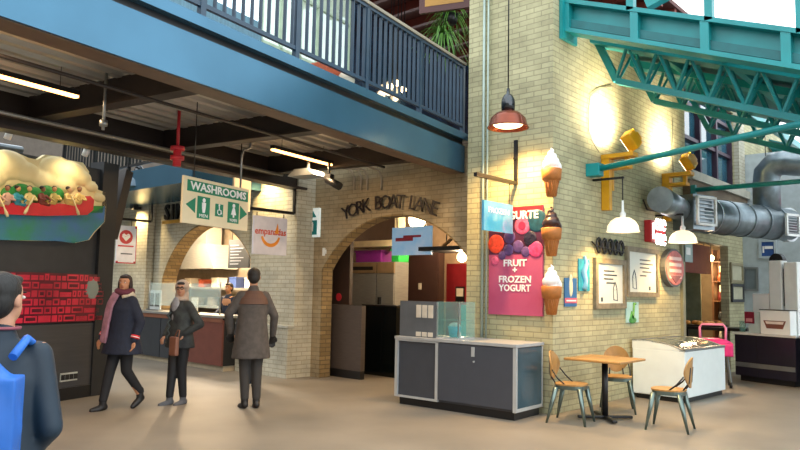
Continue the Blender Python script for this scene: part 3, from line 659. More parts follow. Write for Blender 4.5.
# ---- empanada sign
a, b_ = PX(253.5, 215, -9.5), PX(287, 217, -9.5); zb = PX(287, 256, -9.5).z; wd = b_.y-a.y
t = thing('empanada_sign', 'square pale hanging sign with an orange crescent and the word empanadas', 'sign', (-9.5, (a.y+b_.y)/2, zb), 90)
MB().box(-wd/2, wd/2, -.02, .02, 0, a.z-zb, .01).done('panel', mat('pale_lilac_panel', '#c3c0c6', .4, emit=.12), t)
text('lettering', 'empanadas', .16, (0, -.022, .34), mat('red_orange_text', '#c4401c', .5), t, .002, width=wd*.92, bold=.003)
mb = MB(); pr = arcpts(.0, .33, .2, PI*1.05, PI*1.95, 14)+arcpts(0, .36, .17, PI*1.9, PI*1.1, 14); mb.prism(pr, -.026, -.021)
mb.prism([(.08, .36), (.17, .36), (.14, .54)], -.0255, -.0215); mb.done('crescent', mat('orange_print', '#e08a1e', .5), t)
MB().cyl((-wd*.4, 0, a.z-zb), (-wd*.4, 0, a.z-zb+.06), .008).done('hanger', BLACK, t); MB().cyl((wd*.4, 0, a.z-zb), (wd*.4, 0, a.z-zb+.06), .008).done('hanger', BLACK, t)
# ---- white sign with heart
a, b_ = PX(117, 225, xw), PX(137, 227, xw); zb = PX(137, 264, xw).z; wd = b_.y-a.y
t = thing('heart_sign', 'white hanging sign with a red ringed heart and red corners at far left', 'sign', (xw, (a.y+b_.y)/2, zb), 90)
h = a.z-zb
for x in (-.2, .1): MB().cyl((x, 0, h), (x, 0, 2.93-zb), .008).done('hanger', BLACK, t)
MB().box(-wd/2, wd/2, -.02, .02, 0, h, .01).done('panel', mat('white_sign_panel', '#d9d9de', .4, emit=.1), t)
MB().lathe([(.15, 0), (.15, .004)], 24, (-.02, -.02, h*.7), (0, -1, 0), True).done('red_disc', mat('red_disc', '#c02a34', .5), t)
hp = [(0, -.09), (.09, .0), (.085, .055), (.045, .075), (0, .04), (-.045, .075), (-.085, .055), (-.09, 0)]
MB().prism([(x-.02, z+h*.7) for x, z in hp], -.03, -.024).done('heart', WT, t); MB().bar((-.06, -.031, h*.7+.0), (.03, -.031, h*.7+.04), .015, .004).done('heart_line', RED, t)
MB().box(-.19, .16, -.023, -.02, h*.44, h*.48).done('red_words', MATS['red_disc'], t); MB().box(-.12, .14, -.023, -.02, h*.24, h*.27).done('dark_words', INK, t)
for sx, sz in ((wd/2-.05, h-.05), (wd/2-.05, .0), (-wd/2, h-.03), (-wd/2, 0)): MB().box(sx, sx+.05, -.024, -.0201, sz, sz+.05).done('red_corner', RED, t)
MB().box(-wd/2, wd/2, -.024, -.0201, 0, .025).box(wd/2-.015, wd/2, -.024, -.0201, .05, h-.05).done('red_border', RED, t)
# ---- washrooms sign
A = D(183, 175, 8.3); dv = Vector((math.cos(R(107.5)), math.sin(R(107.5)), 0)); ev = Vector((-dv.y, dv.x, 0))
d = ray(248, 189); Bp = CO+d*((A-CO).dot(ev)/d.dot(ev)); wd = (Bp-A).length; zb = D(183, 222.5, 8.3).z; h = A.z-zb
wd = (Bp-A).dot(dv)
t = thing('washrooms_sign', 'cream and green washrooms sign hanging under the bridge', 'sign', Vector((A.x, A.y, zb)), 107.5)
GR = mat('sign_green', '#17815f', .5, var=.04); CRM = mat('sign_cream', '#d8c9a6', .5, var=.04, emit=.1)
MB().box(0, wd, -.015, .015, 0, h, .004).done('board', CRM, t)
MB().box(.05*wd, .985*wd, -.02, -.0152, .69*h, .93*h).done('header_band', GR, t)
text('lettering', 'WASHROOMS', .13, (.52*wd, -.022, .735*h), WT, t, .002, width=.86*wd, bold=.003)
MB().prism([(.04*wd, .4*h), (.17*wd, .57*h), (.17*wd, .24*h)], -.02, -.0152).done('left_arrow', GR, t); MB().prism([(.98*wd, .4*h), (.86*wd, .57*h), (.86*wd, .24*h)], -.02, -.0152).done('right_arrow', GR, t)
for cx, wom, s in ((.29, 0, 'MEN'), (.75, 1, 'WOMEN')):
    MB().box((cx-.09)*wd, (cx+.09)*wd, -.02, -.0152, .14*h, .62*h).done('pictogram_panel', GR, t)
    mb = MB(); x = cx*wd; z = .27*h
    mb.lathe([(.026, 0), (.026, .004)], 14, (x, -.02, .54*h), (0, -1, 0), True)
    if wom: mb.prism([(x-.018, .49*h), (x+.018, .49*h), (x+.05, .33*h), (x+.015, .33*h), (x+.012, z), (x-.012, z), (x-.015, .33*h), (x-.05, .33*h)], -.024, -.0201)
    else: mb.prism([(x-.035, .49*h), (x+.035, .49*h), (x+.03, .37*h), (x+.018, z), (x-.018, z), (x-.03, .37*h)], -.024, -.0201)
    mb.done('figure', WT, t); text('lettering', s, .055, (x, -.022, .17*h), WT, t, .001, width=.12*wd)
x = .525*wd; MB().box(x-.06*wd, x+.06*wd, -.02, -.0152, .24*h, .52*h).done('pictogram_panel', GR, t)
MB().tube([(x-.01, -.024, .48*h), (x-.005, -.024, .39*h), (x+.025, -.024, .38*h), (x+.04, -.024, .3*h)], .007, 6).tube([(x-.005+.032*math.cos(a), -.024, .34*h+.032*math.sin(a)) for a in [PI*.7+k*PI/6 for k in range(9)]], .006, 6).ell((x-.01, -.024, .495*h), .012, 8).done('wheelchair_figure', WT, t)
MB().tube([(.87*wd, 0, h), (.87*wd, 0, h+.42), (.9*wd, 0, h+.5), (1.0*wd, 0, h+.54), (1.08*wd, 0, 3.72-zb)], .013).done('hanger', GREYM, t); MB().cyl((.15*wd, 0, h), (.15*wd, 0, 3.72-zb), .006).done('hanger', BLACK, t)
# second cream board behind it
A2 = D(236, 178, 10.2); t = thing('cream_board', 'blank cream panel hanging just behind the washrooms sign', 'board', A2-Vector((0, 0, .45)), 107.5)
MB().box(-.05, .34, -.015, .015, 0, .45).done('panel', CRM, t); MB().cyl((.1, 0, .45), (.1, 0, 3.74-A2.z+.45), .008).done('hanger', BLACK, t)
# ---- green washroom plate on the arch wall
a, b_ = PY(309.5, 209, YW-.01), PY(320, 237, YW-.01); t = thing('washroom_plate', 'small white and teal washroom plate on the wall left of the York Boat Lane arch', 'sign', ((a.x+b_.x)/2, YW-.002, b_.z), 0)
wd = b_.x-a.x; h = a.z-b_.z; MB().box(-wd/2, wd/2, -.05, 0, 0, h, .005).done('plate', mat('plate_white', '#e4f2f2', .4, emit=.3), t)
TG = mat('plate_teal', '#128c92', .5); MB().box(-wd*.36, wd*.36, -.055, -.05, .08*h, .58*h).prism([(-wd*.3, .68*h), (wd*.3, .68*h), (0, .9*h)], -.055, -.05).done('teal_shapes', TG, t)
MB().ell((0, -.058, .48*h), .016, 8).prism([(-.02, .45*h), (.02, .45*h), (.015, .2*h), (-.015, .2*h)], -.06, -.055).done('figure', WT, t)
# ---- York Boat Lane letters
t = thing('arch_lettering', 'dark metal letters reading YORK BOAT LANE over the arch', 'lettering', (-7.52, YW-.03, 0), 0)
LT = mat('rust_black_letters', '#1c0e0b', .5)
s = 'YORK BOAT LANE'; pl = PY(349, 219, YW); pm = PY(392, 208.5, YW); pr_ = PY(435, 215.5, YW)
pts_ = [(q.x+7.52, q.z) for q in (pl, pm, pr_)]
def circ(p1, p2, p3):
    (x1, y1), (x2, y2), (x3, y3) = p1, p2, p3; dd = 2*(x1*(y2-y3)+x2*(y3-y1)+x3*(y1-y2))
    ux = ((x1*x1+y1*y1)*(y2-y3)+(x2*x2+y2*y2)*(y3-y1)+(x3*x3+y3*y3)*(y1-y2))/dd; uz = ((x1*x1+y1*y1)*(x3-x2)+(x2*x2+y2*y2)*(x1-x3)+(x3*x3+y3*y3)*(x2-x1))/dd
    return ux, uz, math.hypot(x1-ux, y1-uz)
ux, uz, rr = circ(*pts_); a0 = math.atan2(pts_[0][1]-uz, pts_[0][0]-ux); a1 = math.atan2(pts_[2][1]-uz, pts_[2][0]-ux)
ADV = dict(zip('YORKBATLNE ', (.95, 1.12, .95, .97, .9, 1.02, .9, .78, 1.06, .8, .75)))
tot = sum(ADV[c] for c in s)-ADV['Y']/2-ADV['E']/2; acc = -ADV['Y']/2
for chh in s:
    an = a0+(a1-a0)*(acc+ADV[chh]/2)/tot; acc += ADV[chh]
    if chh != ' ': text('letter', chh, .32, (ux+rr*math.cos(an), -.02, uz+rr*math.sin(an)), LT, t, .008)
for o in t.children: o.rotation_euler = (R(90), 0, 0); an = math.atan2(o.location.z-uz, o.location.x-ux); o.rotation_euler = (Matrix.Rotation(-(an-PI/2), 3, 'Y') @ Matrix.Rotation(PI/2, 3, 'X')).to_euler()
# ---- SIM letters over the food stall
q = PY(165, 222, 8.04); t = thing('stall_lettering', 'black serif letters SIMA on a gold rail above the food stall arch', 'lettering', (q.x, 8.03, q.z), 0)
for i, (chh, sz) in enumerate(zip('SIMA', (.46, .46, .46, .26))): text('letter', chh, sz, (.14+i*.24+(i > 1)*.05, -.03, .05), BLACK, t, .02, bold=.01)
MB().box(0, 2.3, -.06, 0, -.05, .02).done('rail', mat('gold_rail', '#c99a3a', .4), t)
MB().box(1.25, 2.2, -.04, -.02, .02, .1).done('small_words', BLACK, t)
# ================================================================== LAMPS
BULB = mat('warm_bulb', '#ffdca0', .4, emit=7, var=.02)
COP = mat('copper_enamel', '#7a3a26', .22, .5, var=.15); NICK = mat('dark_nickel', '#4c4f52', .2, .9)
def barn(name, label, p, s, shade, ztop, watts, group=None, cap=NICK, spot=None, dome=False):
    t = thing(name, label, 'lamp', p, 0, group)
    if dome: MB().lathe([(.03*s, .215*s), (.1*s, .205*s), (.17*s, .16*s), (.215*s, .09*s), (.225*s, .02*s), (.235*s, .01*s), (.235*s, 0), (.215*s, .01*s), (.2*s, .09*s), (.16*s, .15*s), (.09*s, .19*s)], 36).done('shade', shade, t)
    else: MB().lathe([(.05*s, .2*s), (.07*s, .195*s), (.14*s, .17*s), (.2*s, .11*s), (.225*s, .02*s), (.24*s, 0), (.232*s, 0), (.215*s, .02*s), (.19*s, .1*s), (.13*s, .155*s), (.06*s, .18*s)], 36).done('shade', shade, t)
    MB().lathe([(.04*s, .2*s), (.045*s, .27*s), (.02*s, .3*s), (.015*s, .46*s), (0, .46*s)] if dome else [(.075*s, .19*s), (.08*s, .28*s), (.075*s, .33*s), (.05*s, .38*s), (.02*s, .4*s), (.018*s, .46*s), (.0, .46*s)], 24, cap=True).done('socket_housing', cap, t)
    MB().ell((0, 0, .045*s), (.17*s, .17*s, .045*s)).done('bulb', BULB, t)
    MB().cyl((0, 0, .45*s), (0, 0, ztop-p[2]), .009, 8).done('cable', BLACK, t)
    if watts: lamp('bulb_light', 'SPOT', (0, 0, -.03*s), watts*1.7, (1, .6, .22), .12, spot=spot or 150, parent=t, blend=.6)
    return t
barn('pendant_lamp', 'copper dome pendant lamp hanging in front of the brick pier', D(508, 128, 9.0), 1.13, COP, 7.1, 240)
DOME = mat('opal_glass', '#f3dfbd', .3, emit=.9, var=.02)
for px, py, zt, lb in ((623, 232, 3.0, 'white glass dome lamp over the cafe table, the left of two'), (683, 243, 3.0, 'white glass dome lamp over the freezer, the right of two')):
    p = PX(px, py, -4.12); near = px < 650
    t = barn('dome_lamp', lb, p, .95, DOME, p.z+(.75 if near else .46), 75, 'white dome lamps', WHITE, dome=True)
    ah = .74 if near else .45
    MB().box(RX-p.x, .02, -.015, .015, ah, ah+.03).done('lamp_arm', BLACK, t)
p = D(138, 188, 14.2); barn('pendant_lamp', 'glowing enamel pendant lamp far left beside the mural post', p, 1.1, mat('slate_enamel', '#3f5a6c', .4), p.z+1.6, 60)
MB().done
tag(MB().box(p.x-.3, p.x+.3, p.y-.05, p.y+.05, p.z+1.6, p.z+1.75).box(p.x-.05, p.x+.05, p.y, LW, p.z+1.6, p.z+1.75).done('lamp_bracket', BLACK), 'dark arm carrying the glowing enamel pendant at far left', 'arm')
# yellow floodlights
def flood(label, pb, aim, watts):
    t = thing('floodlight', label, 'floodlight', pb, 90, 'yellow floodlights')
    # local: -Y away from wall, X to the right along wall
    MB().box(-.09, .0, -.12, 0, -.75, .04).box(.06, .12, -.1, 0, -.45, .0).done('wall_arm', YEL, t)
    MB().box(-.1, .08, -.48, 0, .0, .06).box(-.1, .08, -.4, 0, -.16, -.11).box(-.02, .04, -.38, -.32, -.12, .02).done('out_arm', YEL, t)
    M = Matrix.Translation((.02, -.4, .24)) @ Matrix.Rotation(R(-35), 4, 'Y') @ Matrix.Rotation(R(-20), 4, 'X')
    hd_ = MB().box(-.1, .1, -.09, .07, -.13, .13, .02, M).box(.06, .2, -.07, .05, -.1, .04, .03, M)
    hd_ = hd_.done('head', YEL, t)
    MB().bar((0.02, -.4, .04), (.02, -.4, .2), .05).done('yoke', YEL, t)
    MB().box(-.085, .085, .071, .08, -.11, .11, 0, M).done('lens', mat('flood_lens', '#fff2d0', .3, emit=3), hd_)
    lamp('flood_beam', 'SPOT', (-.02, -.42, .36), watts, (1, .84, .58), .12, target=None, spot=150, parent=t, blend=1).rotation_euler = (Vector((-.1, .6, .35))).to_track_quat('-Z', 'Y').to_euler()
flood('yellow steel floodlight bracket above the cafe table, the nearer of two', PX(604, 160, RX+.01), None, 420)
flood('yellow steel floodlight bracket by the duct end, the farther of two', PX(664, 178, RX+.01), None, 420)
# linear lamps under bridge
def blocal(x, y, z): return BO+Matrix.Rotation(R(BR), 3, 'Z') @ Vector((x, y, z))
LIN = mat('warm_tube', '#ffb469', .4, emit=6, var=.01)
def linear(q, L, label):
    t = thing('linear_lamp', label, 'lamp', q, BR, 'linear lamps under the bridge')
    MB().box(-.035, .035, 0, L, .02, .07).done('housing', BLACK, t); MB().box(-.03, .03, .01, L-.01, -.005, .02).done('diffuser', LIN, t)
    for y in (.2, L-.2): MB().cyl((0, y, .07), (0, y, 3.7-q[2]), .004, 6).done('suspension_wire', BLACK, t)
    o = lamp('tube_light', 'AREA', (0, L/2, -.015), 40, (1, .68, .38), .06, parent=t, sy=L)
a = G(78, 98, 3.42); aa = BO; 
linear(a-Matrix.Rotation(R(BR), 3, 'Z') @ Vector((0, 1.5, 0)), 1.5, 'glowing linear lamp under the bridge at the left edge above the mural')
a = G(272, 150, 3.42); linear(a, 1.35, 'glowing linear lamp under the bridge before the York Boat Lane arch')
a = G(15, 29, 3.45); linear(a-Matrix.Rotation(R(BR), 3, 'Z') @ Vector((0, 1.2, 0)), 1.2, 'glowing linear lamp nearest the fascia in the upper left corner')
# mural wash lights, hidden fittings along beam above the mural
t = thing('picture_light_bar', 'black track of small lamps washing the top of the canoe mural', 'lamp', MO, MRZ)
MB().box(-3.4, -.4, -.5, -.44, 3.3, 3.34).done('track', BLACK, t)
for x in (-2.9, -2.1, -1.0): MB().cyl((x, -.47, 3.3), (x, -.42, 3.2), .04).done('spot_head', WHITE, t); lamp('wash_light', 'SPOT', (x, -.42, 3.22), 40, (1, .8, .45), .05, spot=110, parent=t, blend=1).rotation_euler = Vector((0, .75, -1)).to_track_quat('-Z', 'Y').to_euler()
# wall wash over arch walls
t = thing('wall_uplight', 'small black wall lamp glowing behind the washrooms sign', 'lamp', (-10.2, LW, 3.5), 0)
MB().box(-.08, .08, -.22, -.1, 0, .1).box(-.02, .02, -.1, 0, .02, .08).done('body', BLACK, t); lamp('wall_light', 'SPOT', (0, -.3, 0), 90, (1, .68, .28), .05, spot=140, parent=t, blend=1).rotation_euler = Vector((0, .5, -1)).to_track_quat('-Z', 'Y').to_euler()
t = thing('wall_uplight', 'small black wall lamp over the brick strip at far left', 'lamp', (-14.9, LW, 3.2), 0)
MB().box(-.08, .08, -.22, -.1, 0, .1).box(-.02, .02, -.1, 0, .02, .08).done('body', BLACK, t); lamp('wall_light', 'SPOT', (0, -.3, 0), 110, (1, .7, .32), .05, spot=140, parent=t, blend=1).rotation_euler = Vector((0, .5, -1)).to_track_quat('-Z', 'Y').to_euler()
# interior lights belong to globe lamps
def globe(name, label, p, r, watts, ztop, group=None):
    t = thing(name, label, 'lamp', p, 0, group); MB().ell((0, 0, 0), r, 20).done('globe', mat('warm_globe', '#ffe2b0', .4, emit=6, var=.01), t)
    MB().cyl((0, 0, r*.9), (0, 0, ztop-p[2]), .01, 8).done('cable', BLACK, t)
    lamp('globe_light', 'POINT', (0, 0, -r-.08), watts*2.0, (1, .72, .42), .1, parent=t); return t
globe('globe_lamp', 'round glowing globe lamp just inside the York Boat Lane arch', PY(417, 220, 9.6), .16, 35, 3.36)
globe('globe_lamp', 'small glowing bulb under the dark canopy inside the arch', PY(462, 257, 9.9), .09, 30, 2.55 if 0 else 3.36)
globe('globe_lamp', 'warm bulb hanging deep in the passage behind the fridges', Vector((-8.6, 11.0, 3.0)), .08, 40, 3.36)
globe('globe_lamp', 'glowing bulb over the cooking line of the food stall', Vector((-14.3, 9.1, 2.95)), .1, 90, 3.31)
globe('globe_lamp', 'glowing bulb over the till side of the food stall', Vector((-11.5, 9.1, 2.9)), .09, 60, 3.31)
for k, px in enumerate((697, 704, 711)): globe('shop_bulb', 'small bulb in the row seen through the doorway, '+('left', 'middle', 'right')[k]+' of three', PY(px, 258+(k == 1), 16.2), .07, 16, 3.21, 'bulbs through the doorway')
# ================================================================== DUCT
P1, P2 = D(690, 214, 13.2), D(787, 225, 15.5)
t = thing('ventilation_duct', 'large galvanised round duct with two white grilles running past the upper window', 'duct', P1, 0)
v = P2-P1; dn = v.normalized(); rd = .31
mb = MB(); mb.tube([(0, 0, 0), v], rd, 32); mb.done('trunk', GALV, t)
for k in range(1, 6): MB().tube([v*(k/6)-dn*.02, v*(k/6)+dn*.02], rd+.012, 32).done('seam', GALV, t)
nx = Vector((.95, -.3, 0)).normalized(); MB().cyl(v-nx*.05, v+nx*.08, rd+.02, 32).done('end_cap', mat('pale_galvanised', '#c4ccd0', .4, .5), t)
bx = dn*(-.0); MB().bar(-dn*.3, dn*.25, .6, .6).done('plenum_box', GALV, t)
b1 = PX(660, 199, -4.22)-P1; MB().tube([b1, Vector((-.1, -.1, .05))], .2, 28).done('branch', GALV, t)
def grille(c, nrm, wdd, hh, nm='grille'):
    g = thing('x', 'x', 'x') if 0 else None
    n0 = nrm.normalized(); u0 = Vector((0, 0, 1)).cross(n0).normalized(); M = Matrix((u0, -n0, Vector((0, 0, 1)))).transposed().to_4x4(); M.translation = c
    mb = MB()
    for q in ((-wdd/2, wdd/2, -hh/2, -hh/2+.04), (-wdd/2, wdd/2, hh/2-.04, hh/2), (-wdd/2, -wdd/2+.04, -hh/2, hh/2), (wdd/2-.04, wdd/2, -hh/2, hh/2)): mb.box(q[0], q[1], -.04, .0, q[2], q[3], 0, M)
    gr_ = mb.done(nm, WHITE, t); mb = MB()
    for i in range(7): z = -hh/2+.06+i*(hh-.12)/6; mb.box(-wdd/2+.04, wdd/2-.04, -.02, 0, z-.008, z+.008, 0, M)
    mb.done('louvres', GREYM, gr_)
side = Vector((dn.y, -dn.x, 0))
grille(side*.33-dn*.02+Vector((0, 0, .02)), side, .5, .5)
grille(v*.87+side*(rd+.01)+Vector((0, 0, -.05)), side, .42, .42)
tt = v*.78; MB().tube([tt+Vector((0, 0, .2)), tt+Vector((0, 0, .75)), tt+Vector((0.02, .0, .95)), tt+Vector((.15, .0, 1.1)), tt+Vector((.35, 0, 1.12)), tt+Vector((1.6, .3, .95))], .24, 24).done('elbow_riser', GALV, t)
MB().cyl(tt+Vector((0, 0, 1.1)), tt+Vector((0, 0, 1.75)), .008, 6).done('hanger_rod', BLACK, t)
# ================================================================== CABLES, CONDUITS, CAMERAS
tag(MB().cyl((-5.62, PW-.07, 0), (-5.62, PW-.07, 7.5), .02, 8).cyl((-5.55, PW-.07, 0), (-5.55, PW-.07, 7.5), .014, 8).done('conduit', mat('grey_conduit', '#9fb0a8', .4, .3)), 'pair of grey electrical conduits running up the left side of the brick pier', 'conduit')
tag(MB().tube([rw(612, 86, .02), rw(598, 89, .02), rw(590, 96, .02), rw(588.5, 110, .02), rw(588.5, 130, .02), rw(592, 141, .02), rw(599, 152, .02)], .007, 6).done('cable', mat('grey_cable', '#6f6a5c', .5)), 'thin grey cable curving down the brick wall to the nearer floodlight', 'cable')
tag(MB().tube([rw(673, 118, .02), rw(672, 150, .02), rw(674, 185, .02)], .006, 6).done('cable', MATS['grey_cable']), 'thin straight cable on the brick wall beside the upper window', 'cable')
for k, (px, lb) in enumerate(((354, 'leftmost'), (361, 'second'), (367, 'third'), (381, 'rightmost'))):
    q = PY(px, 190, YW-.03); y = q.y
    tag(MB().tube([(q.x, y, q.z), (q.x, y, q.z+.22), (q.x-.03, y-.05, q.z+.33), (q.x-.1, y-.25, q.z+.37), (q.x-.12, y-.5, q.z+.37)], .018, 8).done('bent_conduit', mat('bare_conduit', '#a89a86', .4, .5)), lb+' of four bent conduits coming down onto the wall above the arch', 'conduit', 'bent conduits over the arch')
t = thing('dome_camera', 'white dome security camera under the bridge near the fascia', 'camera', G(354, 140, 3.38), BR)
MB().lathe([(.0, .06), (.1, .06), (.1, 0), (.085, -.02), (0, -.02)], 20).done('mount', WHITE, t); MB().ell((0, 0, -.02), (.07, .07, .06)).done('dome', mat('smoked_dome', '#262626', .1), t); MB().cyl((0, 0, .05), (0, 0, .32), .02).done('stem', WHITE, t)
q = G(334, 186, 3.05); t = thing('bullet_camera', 'black bullet camera at the end of the inner beam left of the arch', 'camera', q, BR)
MB().cyl((-.12, 0, .1), (.14, -.05, -.02), .06).done('body', BLACK, t); MB().box(-.16, -.04, -.05, .05, .1, .18).cyl((-.1, 0, .15), (-.1, 0, .36), .02).done('mount', BLACK, t)
q = G(308, 177, 3.2); t = thing('ceiling_box', 'small grey junction hood hung under the beam before the arch', 'box', q, BR)
MB().prism([(-.25, 0), (.25, 0), (.12, .1), (-.12, .1)], -.18, .18).cyl((0, 0, .1), (0, 0, .3), .025).done('hood', GREYM, t)
q = PY(322, 249, YW-.04); t = thing('wall_camera', 'small white round sensor on the left jamb of the York Boat Lane arch', 'camera', PX(325, 252, -9.16), 90)
MB().box(-.07, .07, -.04, 0, -.07, .07, .01).cyl((0, -.04, 0), (0, -.07, 0), .05).done('body', WHITE, t); MB().cyl((0, -.072, 0), (0, -.06, 0), .03).done('lens', BLACK, t)
q = G(177, 160, 3.1); t = thing('fire_bell', 'red valve pipe hanging below the inner beam', 'valve', q, BR)
MB().cyl((0, 0, -.08), (0, 0, .17), .05).cyl((0, 0, .0), (0, 0, .05), .085).cyl((0, 0, .12), (0, 0, .17), .085).done('valve_body', RED, t); MB().cyl((0, 0, .17), (0, 0, .64), .02).done('pipe', RED, t)
q = G(103, 130, 3.1); t = thing('hanging_pipe', 'short grey pipe hanging with a clamp under the bridge above the mural post', 'pipe', q, BR)
MB().cyl((0, 0, 0), (0, 0, .6), .016).done('pipe', GREYM, t); MB().cyl((0, 0, .04), (0, 0, .1), .04).done('clamp', GREYM, t)
for k, (y0_, x_) in enumerate(((-9.5, -3.1), (-9.5, -2.95), (-9.5, -1.0))):
    o = MB().cyl((x_, y0_, 3.36-.02*k), (x_, -.5, 3.36-.02*k), .022 if k < 2 else .018, 8).done('ceiling_pipe', BEAM if k != 1 else GREYM); bput(o); tag(o, ('dark pipe running beside the inner beam under the bridge', 'paler pipe running next to the inner beam under the bridge', 'thin dark pipe under the bridge nearer the fascia')[k], 'pipe', 'pipes under the bridge')
# ================================================================== MURAL
t = thing('canoe_mural', 'painted relief mural of paddlers in a red canoe under cream clouds, over the dark wall', 'mural', MO, MRZ)
def mup(pts, off): return [mu(x, y, off) for x, y in pts]
bd = [(-60, 158), (-30, 150), (0, 152), (12, 152), (25, 158), (34, 160), (42, 155), (58, 157), (64, 160), (80, 163), (86, 172), (84, 180), (92, 182), (95, 190), (102, 192), (103.5, 205), (102, 222), (92, 232), (86, 240), (72, 243), (55, 241), (30, 241), (0, 240), (-60, 236)]
CLD = mat('cream_cloud', '#d8c48c', .6, col2='#f2e4b4', scale=2.5)
MB().prism(mup(bd, 0), -.06, 0).done('sky_board', CLD, t)
mb = MB()
for x, y, r in ((-40, 165, .3), (5, 165, .3), (-15, 175, .26), (22, 172, .22), (52, 168, .25), (68, 172, .24), (78, 178, .18), (40, 180, .2), (88, 187, .12), (96, 198, .11), (60, 185, .2)):
    u_, z_ = mu(x, y); mb.ell((u_, -.05, z_), (r, .07, r*.62), 18)
fuse('clouds', mb, CLD, t, .02, 3)
MB().prism(mup([(-60, 215), (0, 210), (50, 214), (92, 212), (103, 206), (102, 222), (92, 232), (86, 240), (72, 243), (55, 241), (0, 240), (-60, 236)], -.06), -.1, -.06).done('water', mat('mural_water', '#2a8560', .4, col2='#3a70b0', scale=3, var=.3), t)
mb = MB()
for x, r in ((-30, .18), (5, .13), (17, .17), (30, .12), (42, .15), (52, .12)): u_, z_ = mu(x, 193); mb.ell((u_, -.09, z_-.03), (r, .05, r*.9), 14)
fuse('trees', mb, mat('mural_green', '#2d8a3a', .6), t, .02, 2)
MB().prism(mup([(90, 206), (103, 206), (102, 213), (90, 213)], -.09), -.1, -.06).done('bank', MATS['mural_green'], t)
MB().prism(mup([(-60, 205), (0, 203), (40, 203), (78, 205), (82, 198), (87, 196), (91, 200), (90, 210), (84, 215), (40, 216), (0, 214), (-60, 212)], -.14), -.2, -.1).done('canoe', mat('canoe_red', '#cf2433', .4), t)
SK = ['#c89060', '#d8a878', '#8a5a3c']; TC = ['#d8b870', '#d8b870', '#c9a08a', '#2f8fa0', '#e0c880', '#7a3a2c', '#c8b060']
HRC = mat('mural_hair', '#2c1c14', .6)
for i, x in enumerate((-22, -8, 5, 14, 27, 39, 52, 65, 77)):
    u_, z_ = mu(x, 199, -.15); k = (1, -1)[i % 2]; c_ = TC[i % 7]
    skn_ = mat('mural_skin_%d' % (i % 3), SK[i % 3], .5)
    mb = MB().ell((u_, -.19, z_+.0), (.05, .04, .085), 12); cap_ = [(u_-k*.045, -.2, z_+.05), (u_-k*.1, -.24, z_+.0), (u_-k*.05, -.27, z_-.04)]
    mb.tube(cap_, [.02, .017, .013], 8).tube([(u_+k*.045, -.2, z_+.05), (u_+k*.06, -.25, z_-.01), (u_-k*.02, -.27, z_-.01)], [.02, .017, .013], 8).tube([(u_-k*.02, -.19, z_-.05), (u_-k*.12, -.2, z_-.06)], .028, 8)
    p_ = fuse('paddler', mb, mat('mural_shirt_'+c_.strip('#'), c_, .5), t, .01, 1)
    MB().ell((u_-k*.012, -.2, z_+.125), (.028, .03, .035), 12).done('head', skn_, p_); MB().ell((u_-k*.004, -.19, z_+.142), (.033, .033, .026), 12).done('hair', HRC, p_)
    if i % 3 == 1: MB().tube([(u_-k*.0, -.275, z_+.03), (u_-k*.07, -.28, z_-.1), (u_-k*.1, -.28, z_-.16), (u_-k*.12, -.28, z_-.2)], [.007, .008, .02, .016], 8).done('paddle', mat('paddle_cream', '#e6d6a0', .5), t)
# red graphic below
(ul, z1_), (ur, z0_) = mu(20, 272), mu(100.5, 320.5)
t = thing('red_print_panel', 'long horizontal red and black graphic panel below the canoe mural', 'panel', MO, MRZ)
MB().box(-3.6, ur, -.055, -.001, z0_, z1_).done('board', mat('red_graphic_ground', '#3a1420', .3, col2='#6e1c2c', scale=3), t)
mb = MB(); random.seed(3)
rows_ = 6; hh = (z1_-z0_)/rows_
for r_ in range(rows_):
    x = -3.58
    while x < ur-.1:
        ww = random.choice((.08, .1, .12, .2)); ww = min(ww, ur-.01-x); k = random.random(); za, zb_ = z0_+r_*hh+.012, z0_+(r_+1)*hh-.012
        if k < .5: mb.box(x, x+ww-.02, -.06, -.0552, za, za+.02).box(x, x+ww-.02, -.06, -.0552, zb_-.02, zb_).box(x, x+.02, -.06, -.0552, za+.02, zb_-.02).box(x+ww-.04, x+ww-.02, -.06, -.0552, za+.02, zb_-.02)
        elif k < .85: mb.box(x, x+ww-.02, -.06, -.0552, za, za+.03).box(x, x+ww-.02, -.06, -.0552, (za+zb_)/2-.01, (za+zb_)/2+.02)
        else: mb.box(x, x+ww-.02, -.06, -.0552, za, zb_)
        x += ww
mb.done('block_motifs', mat('print_red', '#b8243c', .35, var=.5, scale=2.2), t)
MB().ell((ur-.22, -.056, z1_-.2), (.12, .008, .14)).done('pale_smudge', mat('pale_smudge', '#7d8a84', .4), t)
u0_, zv = mu(58, 378); u1_, _ = mu(75, 372)
t = thing('floor_vent', 'small white ventilation grille low on the dark mural wall', 'vent', MO, MRZ)
MB().box(u0_, u1_, -.05, -.031, zv-.05, zv+.06).done('plate', mat('vent_white', '#b9bbb4', .5), t)
for k in range(4): x = u0_+(u1_-u0_)*(k+.5)/4; MB().box(x-.03, x+.03, -.054, -.05, zv-.03, zv+.04).done('slot', BLACK, t)
# ductwork above the mural
t = thing('service_duct', 'dark service duct with silver flexible ends above the canoe mural', 'duct', MO, MRZ)
MB().box(-4.2, -.6, .6, .9, 3.0, 3.16).done('trunk', mat('dark_duct', '#2c3436', .5), t); MB().tube([(-3.6, .5, 3.3), (-2.6, .5, 3.36), (-2.2, .52, 3.25), (-1.2, .52, 3.3)], .05).done('silver_hose', GALV, t)
